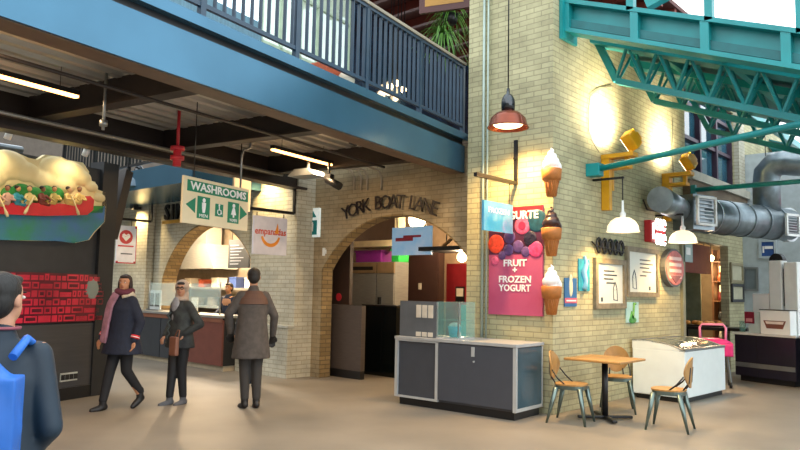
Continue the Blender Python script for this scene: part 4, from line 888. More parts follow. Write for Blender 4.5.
# ================================================================== YORK PASSAGE INTERIOR
t = thing('sliding_door_panel', 'dark brown tall panel with two red labels just inside the left of the arch', 'panel', (-9.28, 8.78, 0), 0)
a, b_ = PY(329, 300, 8.78), PY(349, 300, 8.78)
MB().box(a.x+9.28-.05, b_.x+9.28, 0, .08, 0, 2.55).done('leaf', mat('dark_brown_leaf', '#3b2b25', .5), t)
for z in (PY(338, 247, 8.78).z, PY(338, 297, 8.78).z): MB().lathe([(.07, 0), (.07, .01)], 16, ((a.x+b_.x)/2+9.28, 0, z), (0, -1, 0), True).done('red_label', RED, t)
a, b_ = PY(330, 340, 8.6), PY(361, 340, 8.6); zt = PY(345, 305, 8.6).z
t = thing('half_wall', 'dark wood-grain low counter front inside the arch on the left', 'counter', (a.x, 8.6, 0), 0)
MB().box(-.03, b_.x-a.x, 0, .1, .14, zt).done('panel', mat('dark_grain', '#4b423e', .5, stretch=(1, 1, 8)), t); MB().box(-.03, b_.x-a.x, -.005, .1, 0, .14).done('kickboard', BLACK, t)
a, b_, zt, zb = PY(348, 280, 10.0), PY(394, 280, 10.0), PY(370, 262, 10.0).z, PY(370, 305, 10.0).z
t = thing('steel_fridge', 'brushed steel double-door fridge deep inside the arch', 'fridge', (a.x, 10.0, 0), 0); W = b_.x-a.x
MB().box(0, W, .03, .42, .1, zt).done('cabinet', STEEL, t); MB().box(.05, W-.05, .1, .4, 0, .1).done('plinth', BLACK, t)
for k, (u0_, u1_) in enumerate(((.01, W*.62), (W*.64, W-.01))):
    dr = MB().box(u0_, u1_, 0, .03, .15, zt-.24, .006).done('door', STEEL, t); MB().box(u0_, u1_, 0, .03, zt-.22, zt-.01, .004).done('top_panel', mat('warm_steel', '#b39a78', .35, .6), t)
    MB().box(u0_+.08, u0_+.13, -.05, 0, zb+.02, zb+.16).done('handle', BLACK, dr)
MB().box(.1, W*.55, -.004, 0, zt-.16, zt-.09).done('display', BLACK, t)
tag(MB().box(a.x-.3, b_.x+.05, 9.95, 10.5, zt+.3, zt+.42).box(a.x-.3, a.x-.2, 10.1, 10.3, zt+.42, 3.35).box(b_.x-.1, b_.x, 10.1, 10.3, zt+.42, 3.35).done('hanging_soffit', mat('cream_soffit', '#d8c8a4', .6)), 'cream boxed soffit hanging above the purple crate inside the arch', 'soffit')
t = thing('magenta_crate', 'purple crate on top of the steel fridge', 'crate', (a.x+.05, 10.15, zt), 0)
MB().box(0, .72, 0, .35, 0, .24, .02).done('tub', mat('purple_crate', '#8a2590', .5), t); MB().box(-.015, .735, -.015, .365, .2, .24).done('rim', MATS['purple_crate'], t)
t = thing('green_crate', 'bright green crate on top of the steel fridge at the right', 'crate', (b_.x-.22, 10.15, zt), 0)
MB().box(0, .2, 0, .3, 0, .26, .02).done('tub', mat('green_crate', '#28b04a', .5), t); MB().box(-.015, .215, -.015, .315, .22, .26).done('rim', MATS['green_crate'], t)
a, b_, zt = PY(362, 330, 9.25), PY(396, 330, 9.25), PY(378, 306, 9.25).z
t = thing('black_glass_counter', 'low black glossy counter in front of the steel fridge', 'counter', (a.x, 9.25, 0), 0); W = b_.x-a.x
MB().box(0, W, 0, .45, 0, zt).done('body', mat('black_gloss', '#0c1112', .08), t); MB().box(-.01, W+.01, -.01, .46, zt, zt+.02).done('top', BLACK, t)
t = thing('maroon_wall_unit', 'dark maroon tall cupboard inside the arch behind the display case', 'cupboard', (PY(400, 290, 11.2).x, 11.2, 0), 0); W = PY(438, 290, 11.2).x-PY(400, 290, 11.2).x
MB().box(0, W, .02, .2, 0, 2.4).done('carcass', mat('maroon_brown', '#35201c', .5), t); MB().box(.02, W-.02, 0, .02, .05, 2.36).done('door', MATS['maroon_brown'], t); MB().box(W*.5, W*.5+.08, -.01, 0, 1.55, 1.68).done('switch_plate', MATS['cream_paper'], t)
t = thing('steel_column', 'narrow steel post between the fridge and the maroon cupboard', 'post', (PY(396, 290, 10.6).x, 10.6, 0), 0); MB().box(-.06, .06, 0, .12, 0, 2.5).done('shaft', STEEL, t); MB().box(-.09, .09, -.03, .15, 0, .06).done('foot', STEEL, t)
a, b_ = PY(448, 290, 12.18), PY(473, 290, 12.18)
o = struct('door_1', MB().box(a.x, b_.x+.25, 12.12, 12.19, 0, 2.12), mat('deep_red_door', '#7c1820', .45))
t = thing('door_notice', 'small framed notice on the red door', 'notice', (PY(460, 294, 12.11).x, 12.115, PY(460, 294, 12.11).z), 0); MB().box(-.12, .12, -.01, 0, -.16, .16).done('border', BLACK, t); MB().box(-.09, .09, -.014, -.01, -.05, .12).done('sheet', MATS['cream_paper'], t)
a, b_ = PY(393, 228, 9.5), PY(432, 228, 9.5); zb = PY(412, 255, 9.5).z
t = thing('passage_sign', 'blurry blue and pink hanging sign inside the arch', 'sign', (a.x, 9.5, zb), 0)
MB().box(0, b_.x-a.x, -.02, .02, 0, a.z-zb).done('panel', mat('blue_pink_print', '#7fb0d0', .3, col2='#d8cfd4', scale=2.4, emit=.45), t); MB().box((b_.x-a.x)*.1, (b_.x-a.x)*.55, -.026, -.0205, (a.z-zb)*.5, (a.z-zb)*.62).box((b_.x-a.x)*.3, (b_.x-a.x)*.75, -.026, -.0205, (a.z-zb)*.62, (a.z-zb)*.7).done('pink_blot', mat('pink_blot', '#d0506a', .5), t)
MB().cyl((.1, 0, a.z-zb), (.1, 0, 3.35-zb), .008).done('hanger', BLACK, t); MB().cyl((.8, 0, a.z-zb), (.8, 0, 3.35-zb), .008).done('hanger', BLACK, t)
a, b_ = PY(413, 248, 9.1), PY(472, 247, 9.1)
t = thing('dark_canopy', 'dark low-pitched canopy inside the right of the arch', 'canopy', ((a.x+b_.x)/2+.1, 9.3, a.z-.04), 0); W = b_.x-a.x+.3
MB().box(-W/2, W/2, 0, .8, 0, .07).done('shelf', BLACK, t); MB().bar((-W*.2, .1, .07), (W*.05, .1, .34), .04).bar((W*.05, .1, .34), (W*.48, .1, .07), .04).done('strut', mat('tan_strut', '#b08a5c', .5), t)
for x in (-W*.3, W*.35): MB().cyl((x, .4, .07), (x, .4, 3.35-a.z+.04), .01).done('hanger', BLACK, t)
t = thing('teal_banner_stand', 'turquoise upright panel just inside the arch by the pier', 'panel', (PY(468, 320, 8.95).x, 8.95, 0), 0)
MB().box(-.14, .2, 0, .04, .04, PY(468, 305, 8.95).z).done('panel', mat('turquoise_panel', '#2aa5a0', .5), t); MB().box(-.16, .22, -.1, .14, 0, .04).done('foot', BLACK, t)
# ================================================================== FOOD STALL
t = thing('food_stall_counter', 'long food stall counter with dark and reddish-brown front panels and a steel top', 'counter', (-16, 7.42, 0), 0)
MB().box(0, 5.1, .04, .5, .1, .96).done('carcass', BLACK, t); MB().box(.04, 5.06, .08, .5, 0, .1).done('kickboard', mat('painted_light_kick', '#b8aa92', .5), t)  # bright light along the counter base put into the kickboard colour
for k, (u0_, u1_, c) in enumerate(((.0, 1.4, '#2f3e46'), (1.42, 2.95, '#2e3238'), (2.97, 3.95, '#30343a'), (3.97, 5.1, '#6a3a30'))):
    MB().box(u0_, u1_, 0, .04, .1, .92).done('front_panel', mat('stall_panel_'+c.strip('#'), c, .4), t)
MB().box(-.02, 5.12, -.04, .6, .96, 1.0).done('worktop', STEEL, t); MB().box(0, 5.1, -.02, 0, .88, .955).done('wood_rail', mat('brown_rail', '#7a4a34', .5), t)
a, b_ = PY(228, 320, 7.6), PY(248, 320, 7.6)
t = thing('stall_sneeze_guard', 'clear glass guard on thin steel posts along the food stall counter', 'guard', (-13.9, 7.62, 1.0), 0)
for x in (.0, 1.3, 2.6): MB().cyl((x, 0, 0), (x, 0, .62), .014).done('post', STEEL, t)
MB().box(0, 2.6, .0, .008, .12, .58).done('pane', GLASS, t)
t = thing('steel_hood', 'brushed steel extractor hood inside the food stall', 'hood', (-16.9, 9.55, 1.95), 0)
MB().prism([(0, 0), (2.4, 0), (2.1, .6), (.3, .6)], 0, .7).done('hood', STEEL, t); MB().box(.6, 1.8, .15, .6, .6, 1.3).done('flue', STEEL, t)
t = thing('stall_shelving', 'dark back shelf of the food stall loaded with tubs and boxes', 'shelf', (-16.5, 9.6, 0), 0)
MB().box(0, 3.6, .1, .6, 1.45, 1.5).box(0, 3.6, .1, .6, 1.0, 1.05).box(0, .05, .1, .6, 0, 1.5).box(3.55, 3.6, .1, .6, 0, 1.5).done('frame', STEEL, t); MB().box(.05, 3.55, .55, .6, 0, 1.0).done('back_panel', mat('soot_panel', '#2c2622', .5), t)
for k, (x, z, s_, c, lb) in enumerate(((.55, 1.5, .24, '#e8ddd0', 'white tub on the left end of the stall back shelf'), (1.15, 1.5, .2, '#b5553a', 'terracotta box on the stall back shelf'), (1.75, 1.5, .26, '#ded8cc', 'pale box on the stall back shelf near its middle'), (2.5, 1.5, .28, '#3a4f86', 'blue container on the stall back shelf'), (3.1, 1.5, .26, '#efe8da', 'bright white box at the right of the stall back shelf'), (.8, 1.05, .2, '#8a7a66', 'brown tub on the lower stall shelf, left'), (1.6, 1.05, .22, '#6d6a66', 'grey tub on the lower stall shelf'), (3.0, 1.05, .24, '#d9b52e', 'yellow container on the lower stall shelf'))):
    t = thing('storage_tub', lb, 'container', (-16.5+x, 9.9, z), 0, 'tubs on the stall shelving'); m_ = mat('tub_'+c.strip('#'), c, .5)
    MB().box(-s_/2, s_/2, -.14, .14, 0, s_*.8, .015).done('tub', m_, t); MB().box(-s_/2-.01, s_/2+.01, -.15, .15, s_*.8, s_*.8+.03, .008).done('lid', m_, t)
a, b_ = PY(229, 240, 9.2), PY(247, 240, 9.2); zb = PY(238, 268, 9.2).z
t = thing('menu_board', 'dark chalk menu board hanging in the right of the food stall', 'board', (a.x, 9.2, zb), 0); W = b_.x-a.x+.1
MB().box(0, W, 0, .04, 0, a.z-zb).done('board', mat('chalkboard', '#1d2531', .5), t); mb = MB()
for i in range(7): mb.box(.08, .08+W*(.4+.35*((i*7) % 3)/3), -.006, 0, .08+i*(a.z-zb-.15)/7, .1+i*(a.z-zb-.15)/7)
mb.done('chalk_lines', mat('chalk', '#8a94a4', .6), t); MB().cyl((.1, .02, a.z-zb), (.1, .02, 3.3-zb), .008).done('hanger', BLACK, t); MB().cyl((W-.1, .02, a.z-zb), (W-.1, .02, 3.3-zb), .008).done('hanger', BLACK, t)
for k, (px, w_, h_, c, nm, lb) in enumerate(((192, .22, .3, '#d9d4ca', 'menu_card', 'white menu card on the food stall counter'), (152, .5, .42, '#cfd6d8', 'picture_stand', 'pale framed menu stand at the left of the food stall counter'), (251, .3, .12, '#e9e4da', 'paper_tray', 'white paper tray on the food stall counter beside the man'))):
    q = PY(px, 316, 7.7); t = thing(nm, lb, 'stand', (q.x, 7.75, 1.0), 0); MB().box(-w_/2, w_/2, -.01, .01, .02, h_).done('sheet', mat('sheet_'+c.strip('#'), c, .5), t); MB().box(-w_/2-.01, w_/2+.01, -.05, .05, 0, .02).done('foot', GREYM, t)
    if nm == 'picture_stand':
        MB().box(-.2, -.03, -.014, -.01, .08, .36).box(.03, .2, -.014, -.01, .08, .36).done('photo', mat('dark_photo', '#4a4c4c', .5), t)
t = thing('stall_fill_light', 'added flat fill light under the food stall ceiling', 'lamp', (-14.0, 8.9, 3.2), 0)  # lamp added to brighten the dark stall interior
MB().box(-.9, .9, -.15, .15, 0, .1).done('housing', WHITE, t); MB().box(-.85, .85, -.12, .12, -.01, 0).done('diffuser', BULB, t); lamp('fill_light', 'AREA', (0, 0, -.03), 260, (1, .82, .6), 1.6, parent=t, sy=.25)
# ================================================================== SHOP THROUGH THE DOORWAY
t = thing('lit_shelf', 'warmly lit shelf unit of small goods seen through the doorway', 'shelf', (PY(712, 300, 16.9).x, 16.9, 0), 0)
MB().box(0, 1.0, .3, .34, 0, 2.6).box(0, .04, 0, .3, 0, 2.6).box(.96, 1.0, 0, .3, 0, 2.6).done('case', mat('shelf_wood', '#6a4426', .5), t)
for z in (.5, .95, 1.4, 1.85, 2.3): MB().box(.04, .96, 0, .3, z, z+.03).done('shelf_board', MATS['shelf_wood'], t)
GLW = mat('glowing_panel', '#ffcf8c', .5, emit=2.2)
for z in (1.5, 1.95): MB().box(.08, .92, .285, .295, z, z+.28).done('light_panel', GLW, t)
random.seed(5)
for z in (.53, .98, 1.43, 1.88):
    for k in range(5):
        c = random.choice(('#a2502c', '#d8b06a', '#7a2a22', '#3a3a3a', '#e0d6c2')); xx = .14+k*.18; o = thing('jar', 'small jar on the lit shelf seen through the doorway', 'jar', (PY(712, 300, 16.9).x+xx, 17.02, z), 0, 'jars on the lit shelf')
        MB().lathe([(0, 0), (.045, 0), (.05, .1), (.03, .16), (.03, .2), (0, .2)], 12).done('body', mat('jar_'+c.strip('#'), c, .4), o)
t = thing('shop_display_table', 'dark display table with bread-coloured goods inside the doorway', 'table', (PY(700, 330, 14.6).x-.5, 14.5, 0), 0)
MB().box(0, 1.4, 0, .7, .86, .92).done('tabletop', BLACK, t)
for x in (.05, 1.35):
    for y in (.05, .65): MB().box(x-.03, x+.03, y-.03, y+.03, 0, .86).done('leg', BLACK, t)
t = thing('goods_tray', 'tray of golden baked goods on the display table in the doorway', 'tray', (PY(700, 330, 14.6).x-.1, 14.8, .92), 0)
MB().box(-.3, .5, -.2, .2, 0, .03).done('tray', BLACK, t); mb = MB()
for i in range(6): mb.ell((-.2+i*.12, (i % 2)*.1-.05, .06), (.07, .07, .05), 10)
mb.done('buns', mat('bun_gold', '#c98a3c', .6), t)
t = thing('red_shelf', 'deep red low shelf unit inside the doorway', 'shelf', (PY(690, 340, 14).x-.7, 13.9, 0), 0); MB().box(0, 1.1, 0, .4, 0, .7).done('body', mat('deep_red_shelf', '#6c1622', .5), t); MB().box(-.02, 1.12, -.02, .42, .7, .73).done('top', BLACK, t)
t = thing('green_glass_door', 'sage green glazed door leaf standing inside the doorway', 'door', (-5.3, 15.75, 0), 180)
MB().box(-.0, .9, -.02, .02, 0, 2.3).done('leaf', mat('sage_glass', '#8b9a86', .25, var=.15), t); MB().box(.8, .84, -.06, -.02, .95, 1.3).done('handle', BLACK, t)
t = thing('door_header_sign', 'small pale grey plate at the top of the doorway', 'sign', PX(686, 252, RX+.01), 90); MB().box(-.22, .22, -.04, 0, -.18, .2).done('plate', mat('plate_grey', '#93a6a4', .5), t); MB().box(-.1, .1, -.045, -.04, -.05, .08).done('mark', WHITE, t)
# dark red blind over doorway
o = MB().box(-4.98, -4.9, 12.62, 15.18, 1.98, 2.55).done('door_blind', mat('oxblood_blind', '#6b2a1c', .6)); tag(o, 'oxblood red valance across the top of the doorway', 'valance')
# ================================================================== UPPER FLOOR ITEMS
def spider(label, p, ztop):
    t = thing('hanging_plant', label, 'plant', p, 0, 'hanging plants on the upper floor'); random.seed(int(p.x*100))
    MB().lathe([(0, 0), (.1, 0), (.15, .18), (.14, .18), (0, .15)], 16).done('pot', BLACK, t); MB().cyl((0, 0, .17), (0, 0, ztop-p.z), .006, 6).done('cord', BLACK, t)
    mb = MB()
    for i in range(70):
        a = random.uniform(0, 2*PI); L = random.uniform(.3, .55); up = random.uniform(.1, .5); n = 5
        pts = [Vector((math.cos(a)*L*k/n, math.sin(a)*L*k/n, .18+up*(k/n)*1.3-.75*(k/n)**2)) for k in range(n+1)]
        s_ = Vector((-math.sin(a), math.cos(a), 0)); prev = None
        for k, q in enumerate(pts):
            wd = .016*(1-(k/n)**2)+.001; cur = (mb.bm.verts.new(q-s_*wd), mb.bm.verts.new(q+Vector((0, 0, .004))+s_*wd))
            if prev: mb.face([prev[0], prev[1], cur[1], cur[0]])
            prev = cur
    mb.done('leaves', mat('spider_leaf', '#5a8a3a', .5, var=.4), t)
spider('green spider plant hanging behind the balcony rail by the pier, the lower one', PY(443, 46, 9.0), 8.3)
spider('green spider plant hanging by the pier under the dark red ceiling, the upper one', PY(451, 24, 10.4), 8.3)
t = thing('hanging_board', 'dark red framed board hanging in front of the pier at the top edge', 'board', PY(452, 10, 8.6)+Vector((0, 0, 0)), 20)
MB().box(-.55, .3, -.03, .03, 0, .9).done('frame', mat('dark_red_frame', '#4a1f1c', .5), t); MB().box(-.45, .2, -.035, -.03, .1, .8).done('gold_print', mat('gold_print', '#a87a2c', .5), t); MB().cyl((-.4, 0, .9), (-.4, 0, 8.9-t.location.z-.1), .01).done('hanger', BLACK, t)
for k, (px, py) in enumerate(((382, 46), (388, 42), (394, 44), (384, 60), (391, 58))):
    globe('string_bulb', 'small bright bulb glimpsed through the balcony balusters, number %s in the cluster' % ('far left', 'top', 'right', 'lower left', 'lower right')[k] if 0 else 'bright bulb glimpsed through the balcony balusters, the '+('left upper', 'top', 'right upper', 'left lower', 'right lower')[k]+' one', BO+Matrix.Rotation(R(BR), 3, 'Z') @ Vector((-3.3, 3.2+(px-382)*.045, 5.95-(py-42)*.035)), .07, 3, 8.3, 'bulbs behind the balcony')
t = thing('terracotta_planter', 'terracotta box on the bridge deck behind the balusters', 'planter', blocal(-.45, -2.75, 3.83), BR); MB().box(-.15, .2, -.15, .15, 0, .28, .02).done('pot', mat('terracotta', '#b0522c', .6), t); MB().ell((.3, .1, .1), (.1, .1, .1)).done('bundle', mat('pale_bundle', '#d8cfb8', .6), t)
# ================================================================== PEOPLE
SKN = lambda c: mat('skin_'+c.strip('#'), c, .5, var=.05)
def cap(mb, a, b, ra, rb, n=12):
    mb.tube([a, b], [ra, rb], n).ell(a, ra, n).ell(b, rb, n)
def chain(mb, pts, rs):
    for i in range(len(pts)-1): cap(mb, pts[i], pts[i+1], rs[i], rs[i+1])
def hand(mb, w_, d, side):
    d = Vector(d).normalized(); lat = d.cross(Vector((0, -1, .2))).normalized(); 
    nrm = lat.cross(d).normalized(); M = Matrix((lat, d, nrm)).transposed().to_4x4(); w_ = Vector(w_)
    mb.ell(w_+d*.045, (.04, .05, .017), 12, M)
    for i, L in enumerate((.062, .075, .07, .055)):
        b_ = w_+d*.075+lat*((i-1.5)*.021); m1 = b_+d*L*.5+nrm*.004*side; e = m1+d*L*.42+nrm*.02*side
        chain(mb, [b_, m1, e], [.0095, .009, .0075])
    b_ = w_+d*.02+lat*(-side*.03); m1 = b_+d*.03+lat*(-side*.022); e = m1+d*.03-lat*side*.004; chain(mb, [b_, m1, e], [.012, .011, .008])
def person(name, label, loc, rz, H, pose, skin, hairc, trousers, shoes, coat, coatlen=.55, hair='short', head_rot=0, bulk=1.0, hem_w=.2, voxel=.011):
    t = thing(name, label, 'person', loc, rz); S = H/1.75; t.scale = (S, S, S)
    hp = pose.get('hips', Vector((0, 0, .93))); lean = pose.get('lean', Vector((0, 0, 0)))
    ch = Vector((0, .0, 1.32))+lean; nk = Vector((0, .0, 1.47))+lean; hd = Vector((0, -.015, 1.635))+lean
    sk = SKN(skin)
    body = MB()
    body.ell(hp+Vector((0, 0, .02)), (.165, .12, .13)).ell(Vector((0, .0, 1.12))+lean*.5, (.14, .1, .18)).ell(ch, (.17, .115, .17))
    cap(body, nk-Vector((0, 0, .05)), nk+Vector((0, -.005, .08)), .058, .052)
    hb = MB()
    HM = Matrix.Translation(hd) @ Matrix.Rotation(R(head_rot), 4, 'Z')
    def hpnt(x, y, z): return HM @ Vector((x, y, z))
    body.ell(hpnt(0, .012, .03), (.075, .092, .085), 16, HM.to_3x3().to_4x4()).ell(hpnt(0, -.018, -.03), (.06, .07, .08), 16, HM.to_3x3().to_4x4()).ell(hpnt(0, -.05, -.075), (.03, .03, .025), 12)
    cap(body, hpnt(0, -.085, .012), hpnt(0, -.104, -.018), .009, .014, 8)
    for s in (-1, 1): body.ell(hpnt(s*.077, .012, -.005), (.012, .022, .032), 10, HM.to_3x3().to_4x4())
    for s, k in ((-1, 'R'), (1, 'L')):
        hj = hp+Vector((s*.09, 0, -.02)); kn, an = pose['knee'+k], pose['ankle'+k]
        chain(body, [hj, kn, an], [.085, .055, .038])
        sh = nk+Vector((s*.155, 0, -.06)); el, wr = pose['elbow'+k], pose['wrist'+k]
        chain(body, [sh, el, wr], [.052, .038, .027]); hand(body, wr, (wr-el), s)
    fuse('body', body, sk, t, voxel, 2)
    for k in ('R', 'L'):
        s = -1 if k == 'R' else 1; kn, an = pose['knee'+k], pose['ankle'+k]
        mb = MB(); toe = pose.get('toe'+k, Vector((s*.02, -.14, -.05))); pit = pose.get('heel'+k, 0)
        q = an+Vector((0, 0, -.045)); cap(mb, q+Vector((0, .03, 0)), q+toe*.5+Vector((0, 0, -.0)), .042, .045); cap(mb, q+toe*.5, q+toe+Vector((0, 0, .018)), .045, .034); cap(mb, an+Vector((0, 0, .06)), q, .05, .045)
        fuse('shoe', mb, shoes, t, .012, 2)
    mb = MB(); mb.ell(hp+Vector((0, 0, .0)), (.178, .132, .14))
    for s, k in ((-1, 'R'), (1, 'L')):
        hj = hp+Vector((s*.09, 0, -.02)); kn, an = pose['knee'+k], pose['ankle'+k]
        chain(mb, [hj, kn, an+Vector((0, 0, .04))], [.1, .07, .054])
    fuse('trousers', mb, trousers, t, .013, 3)
    mb = MB(); hem = ch.z-coatlen-.1; n = 24; rings = []
    prof = [(nk.z-.01, .085, .075), (nk.z-.045, .13, .09), (nk.z-.09, .17, .11), (ch.z-.02, .185, .13), (1.12, .175, .135), (.98, .19, .145)]
    prof = [p_ for p_ in prof if p_[0] > hem+.03]+[(hem, hem_w, hem_w*.78)]
    for z, rx, ry in prof:
        k = min(1, max(0, (z-.9)/.5)); off = lean*k; rx *= bulk; ry *= bulk; rings.append([mb.bm.verts.new((off.x+rx*math.cos(2*PI*i/n), off.y+ry*math.sin(2*PI*i/n), z)) for i in range(n)])
    mb.skin(rings)
    for s, k in ((-1, 'R'), (1, 'L')):
        sh = nk+Vector((s*.15, 0, -.07)); el, wr = pose['elbow'+k], pose['wrist'+k]
        chain(mb, [sh, el, el.lerp(wr, .93)], [.064*bulk, .053*bulk, .042*bulk])
    mb.lathe([(.07, -.04), (.082, .0), (.075, .05), (.062, .05)], 20, nk) if 0 else cap(mb, nk-Vector((0, 0, .04)), nk+Vector((0, .008, .012)), .085, .07)
    fuse('coat', mb, coat, t, .013, 5)
    hc = mat('hair_'+hairc.strip('#'), hairc, .6, var=.25, scale=25, bump=.3, stretch=(4, 4, .6))
    mb = MB(); MR = HM.to_3x3().to_4x4()
    if hair in ('short', 'tied', 'long'):
        mb.ell(hpnt(0, .03, .045), (.085, .09, .082), 16, MR).ell(hpnt(0, .05, .0), (.078, .068, .085), 16, MR).ell(hpnt(0, -.045, .088), (.055, .04, .025), 12, MR)
        if hair == 'tied': mb.ell(hpnt(0, .11, -.03), (.045, .05, .07), 12, MR); cap(mb, hpnt(0, .11, -.06), hpnt(.02, .1, -.16), .035, .02)
        if hair == 'long': mb.ell(hpnt(0, .08, -.09), (.085, .05, .12), 12, MR).ell(hpnt(-.075, .02, -.03), (.022, .045, .1), 12, MR).ell(hpnt(.075, .02, -.03), (.022, .045, .1), 12, MR)
        fuse('hair', mb, hc, t, .01, 3)
    elif hair == 'hood':
        mb.ell(hpnt(0, .035, .03), (.105, .105, .11), 16, MR).ell(hpnt(0, .05, -.09), (.1, .09, .1), 16, MR).ell(hpnt(0, .02, -.15), (.11, .1, .05), 16, MR)
        fuse('hood', mb, mat('beige_hood', '#a8978a', .8, bump=.3, scale=20), t, .012, 3)
        mb = MB().ell(hpnt(0, -.04, .075), (.06, .04, .03), 12, MR); fuse('hair', mb, hc, t, .01, 2)
    for s in (-1, 1):
        e = MB().ell(hpnt(s*.03, -.085, .012), (.012, .007, .008), 10, MR).done('eye', mat('eye_white', '#d8d0c8', .3), t); MB().ell(hpnt(s*.03, -.0905, .012), (.006, .004, .006), 8, MR).done('iris', BLACK, e)
        MB().ell(hpnt(s*.03, -.087, .034), (.017, .005, .004), 8, MR).done('eyebrow', hc, t)
    MB().ell(hpnt(0, -.086, -.05), (.022, .008, .007), 10, MR).done('mouth', mat('lips', '#9c5048', .5), t)
    return t, hpnt, nk, ch
V = Vector
stand = dict(kneeR=V((-.1, -.01, .5)), kneeL=V((.1, -.01, .5)), ankleR=V((-.11, .02, .09)), ankleL=V((.11, .02, .09)), elbowR=V((-.25, .03, 1.13)), elbowL=V((.25, .03, 1.13)), wristR=V((-.26, -.05, .88)), wristL=V((.26, -.05, .88)))
# woman with scarf, mid-stride towards us and to the left
NAVY = mat('navy_wool', '#131c30', .8, var=.2, scale=20, bump=.2)
pose = dict(stand, kneeR=V((-.06, -.12, .51)), ankleR=V((-.06, -.2, .09)), kneeL=V((.08, .02, .5)), ankleL=V((.09, .24, .17)), toeL=V((.0, -.1, -.12)), elbowR=V((-.26, -.02, 1.14)), wristR=V((-.29, -.12, .9)), elbowL=V((.27, .06, 1.14)), wristL=V((.26, -.02, .89)))
loc = G(119, 409); loc.z = 0
t, hpnt, nk, ch = person('person', 'person striding in a navy coat with red striped cuffs, black trousers and a pink scarf', loc, 8, 1.66, pose, '#b5805f', '#2a1a14', mat('black_trousers', '#14151a', .8), mat('black_boots', '#121214', .5), NAVY, .5, 'long', 35, hem_w=.25, bulk=1.22)
PNK = mat('mauve_scarf', '#a8788a', .9, col2='#7c5a66', scale=10, bump=.4)
mb = MB()
mb.tube([nk+V((.095*math.cos(a), .085*math.sin(a)-.01, .055+.01*math.sin(a*2))) for a in [2*PI*i/14 for i in range(15)]], .045, 10)
fuse('scarf_loop', mb, mat('plum_scarf', '#5c2a38', .9, bump=.4, scale=14), t, .012, 2)
mb = MB(); pts = [nk+V((-.03, -.11, .04)), nk+V((-.07, -.17, -.12)), nk+V((-.1, -.19, -.35)), nk+V((-.13, -.2, -.6))]
for q0, q1 in zip(pts, pts[1:]): mb.bar(q0, q1+(q1-q0)*.05, .13, .04, up=(0, -1, .1), bev=.012)
fuse('scarf_tail', mb, PNK, t, .012, 2)
for k, wr, el in (('R', pose['wristR'], pose['elbowR']), ('L', pose['wristL'], pose['elbowL'])):
    d_ = (wr-el).normalized(); q = el.lerp(wr, .78); MB().tube([q-d_*.025, q+d_*.02], .056, 16).done('red_cuff_band', mat('cuff_red', '#c8202c', .6), t); MB().tube([q-d_*.004, q+d_*.006], .058, 16).done('white_cuff_stripe', WHITE, t)
MB().tube([nk+V((.06, .09, .0)), nk+V((.12, .02, .03)), nk+V((.08, -.1, -.01))], [.03, .035, .02], 10).done('fur_collar', mat('cream_fur', '#cdbfa8', .9, bump=.6, scale=30), t)
# hooded woman
DK = mat('charcoal_print_coat', '#1b1c20', .75, col2='#3c4140', scale=9, bump=.2)
pose = dict(stand, kneeR=V((-.06, -.06, .5)), ankleR=V((-.04, -.1, .08)), kneeL=V((.07, .0, .5)), ankleL=V((.06, .05, .08)), elbowR=V((-.24, .02, 1.15)), wristR=V((-.17, -.14, .96)), elbowL=V((.32, .1, 1.14)), wristL=V((.17, -.06, 1.0)))
loc = G(177, 404); loc.z = 0
t, hpnt, nk, ch = person('person', 'person in a pale hood and glasses with a dark open coat, carrying a brown bag', loc, 5, 1.6, pose, '#b8876a', '#241a18', mat('black_leggings', '#16171b', .7), mat('grey_sneakers', '#57585c', .6), DK, .42, 'hood', 40, hem_w=.22, bulk=1.12)
fuse('scarf', MB().ell(nk+V((0, -.1, -.08)), (.075, .05, .13)).ell(nk+V((0, -.12, -.25)), (.05, .03, .12)), mat('grey_scarf', '#8b8b90', .8, bump=.5, scale=20), t, .012, 2)
mb = MB()
mb.tube([(-.03-.07*(i % 2), -.158, 1.3-i*.05) for i in range(10)], [.012+.012*(i % 2) for i in range(10)], 8)
mb.done('pale_print', mat('pale_print', '#3f4746', .7), t)
MB().tube([hpnt(-.075, -.05, .015), hpnt(-.052, -.098, .015), hpnt(0, -.106, .018), hpnt(.052, -.098, .015), hpnt(.075, -.05, .015)], .005, 6).tube([hpnt(-.03+.022*math.cos(a), -.1, .01+.018*math.sin(a)) for a in [k*PI/5 for k in range(11)]], .004, 6).tube([hpnt(.03+.022*math.cos(a), -.1, .01+.018*math.sin(a)) for a in [k*PI/5 for k in range(11)]], .004, 6).done('glasses', BLACK, t)
LM = t.matrix_world.copy(); bpy.context.view_layer.update(); LM = t.matrix_world.copy()
p = thing('handbag', 'small brown handbag carried at the hip of the hooded person', 'bag', LM @ V((.2, -.24, .84)), 5)
MB().box(-.07, .07, -.03, .03, -.12, .12, .02).done('pouch', mat('tan_leather', '#7c5240', .5), p); MB().tube([(-.04, .03, .11), (-.02, .06, .2), (.02, .06, .2), (.04, .03, .11)], .008).done('strap', MATS['tan_leather'], p)
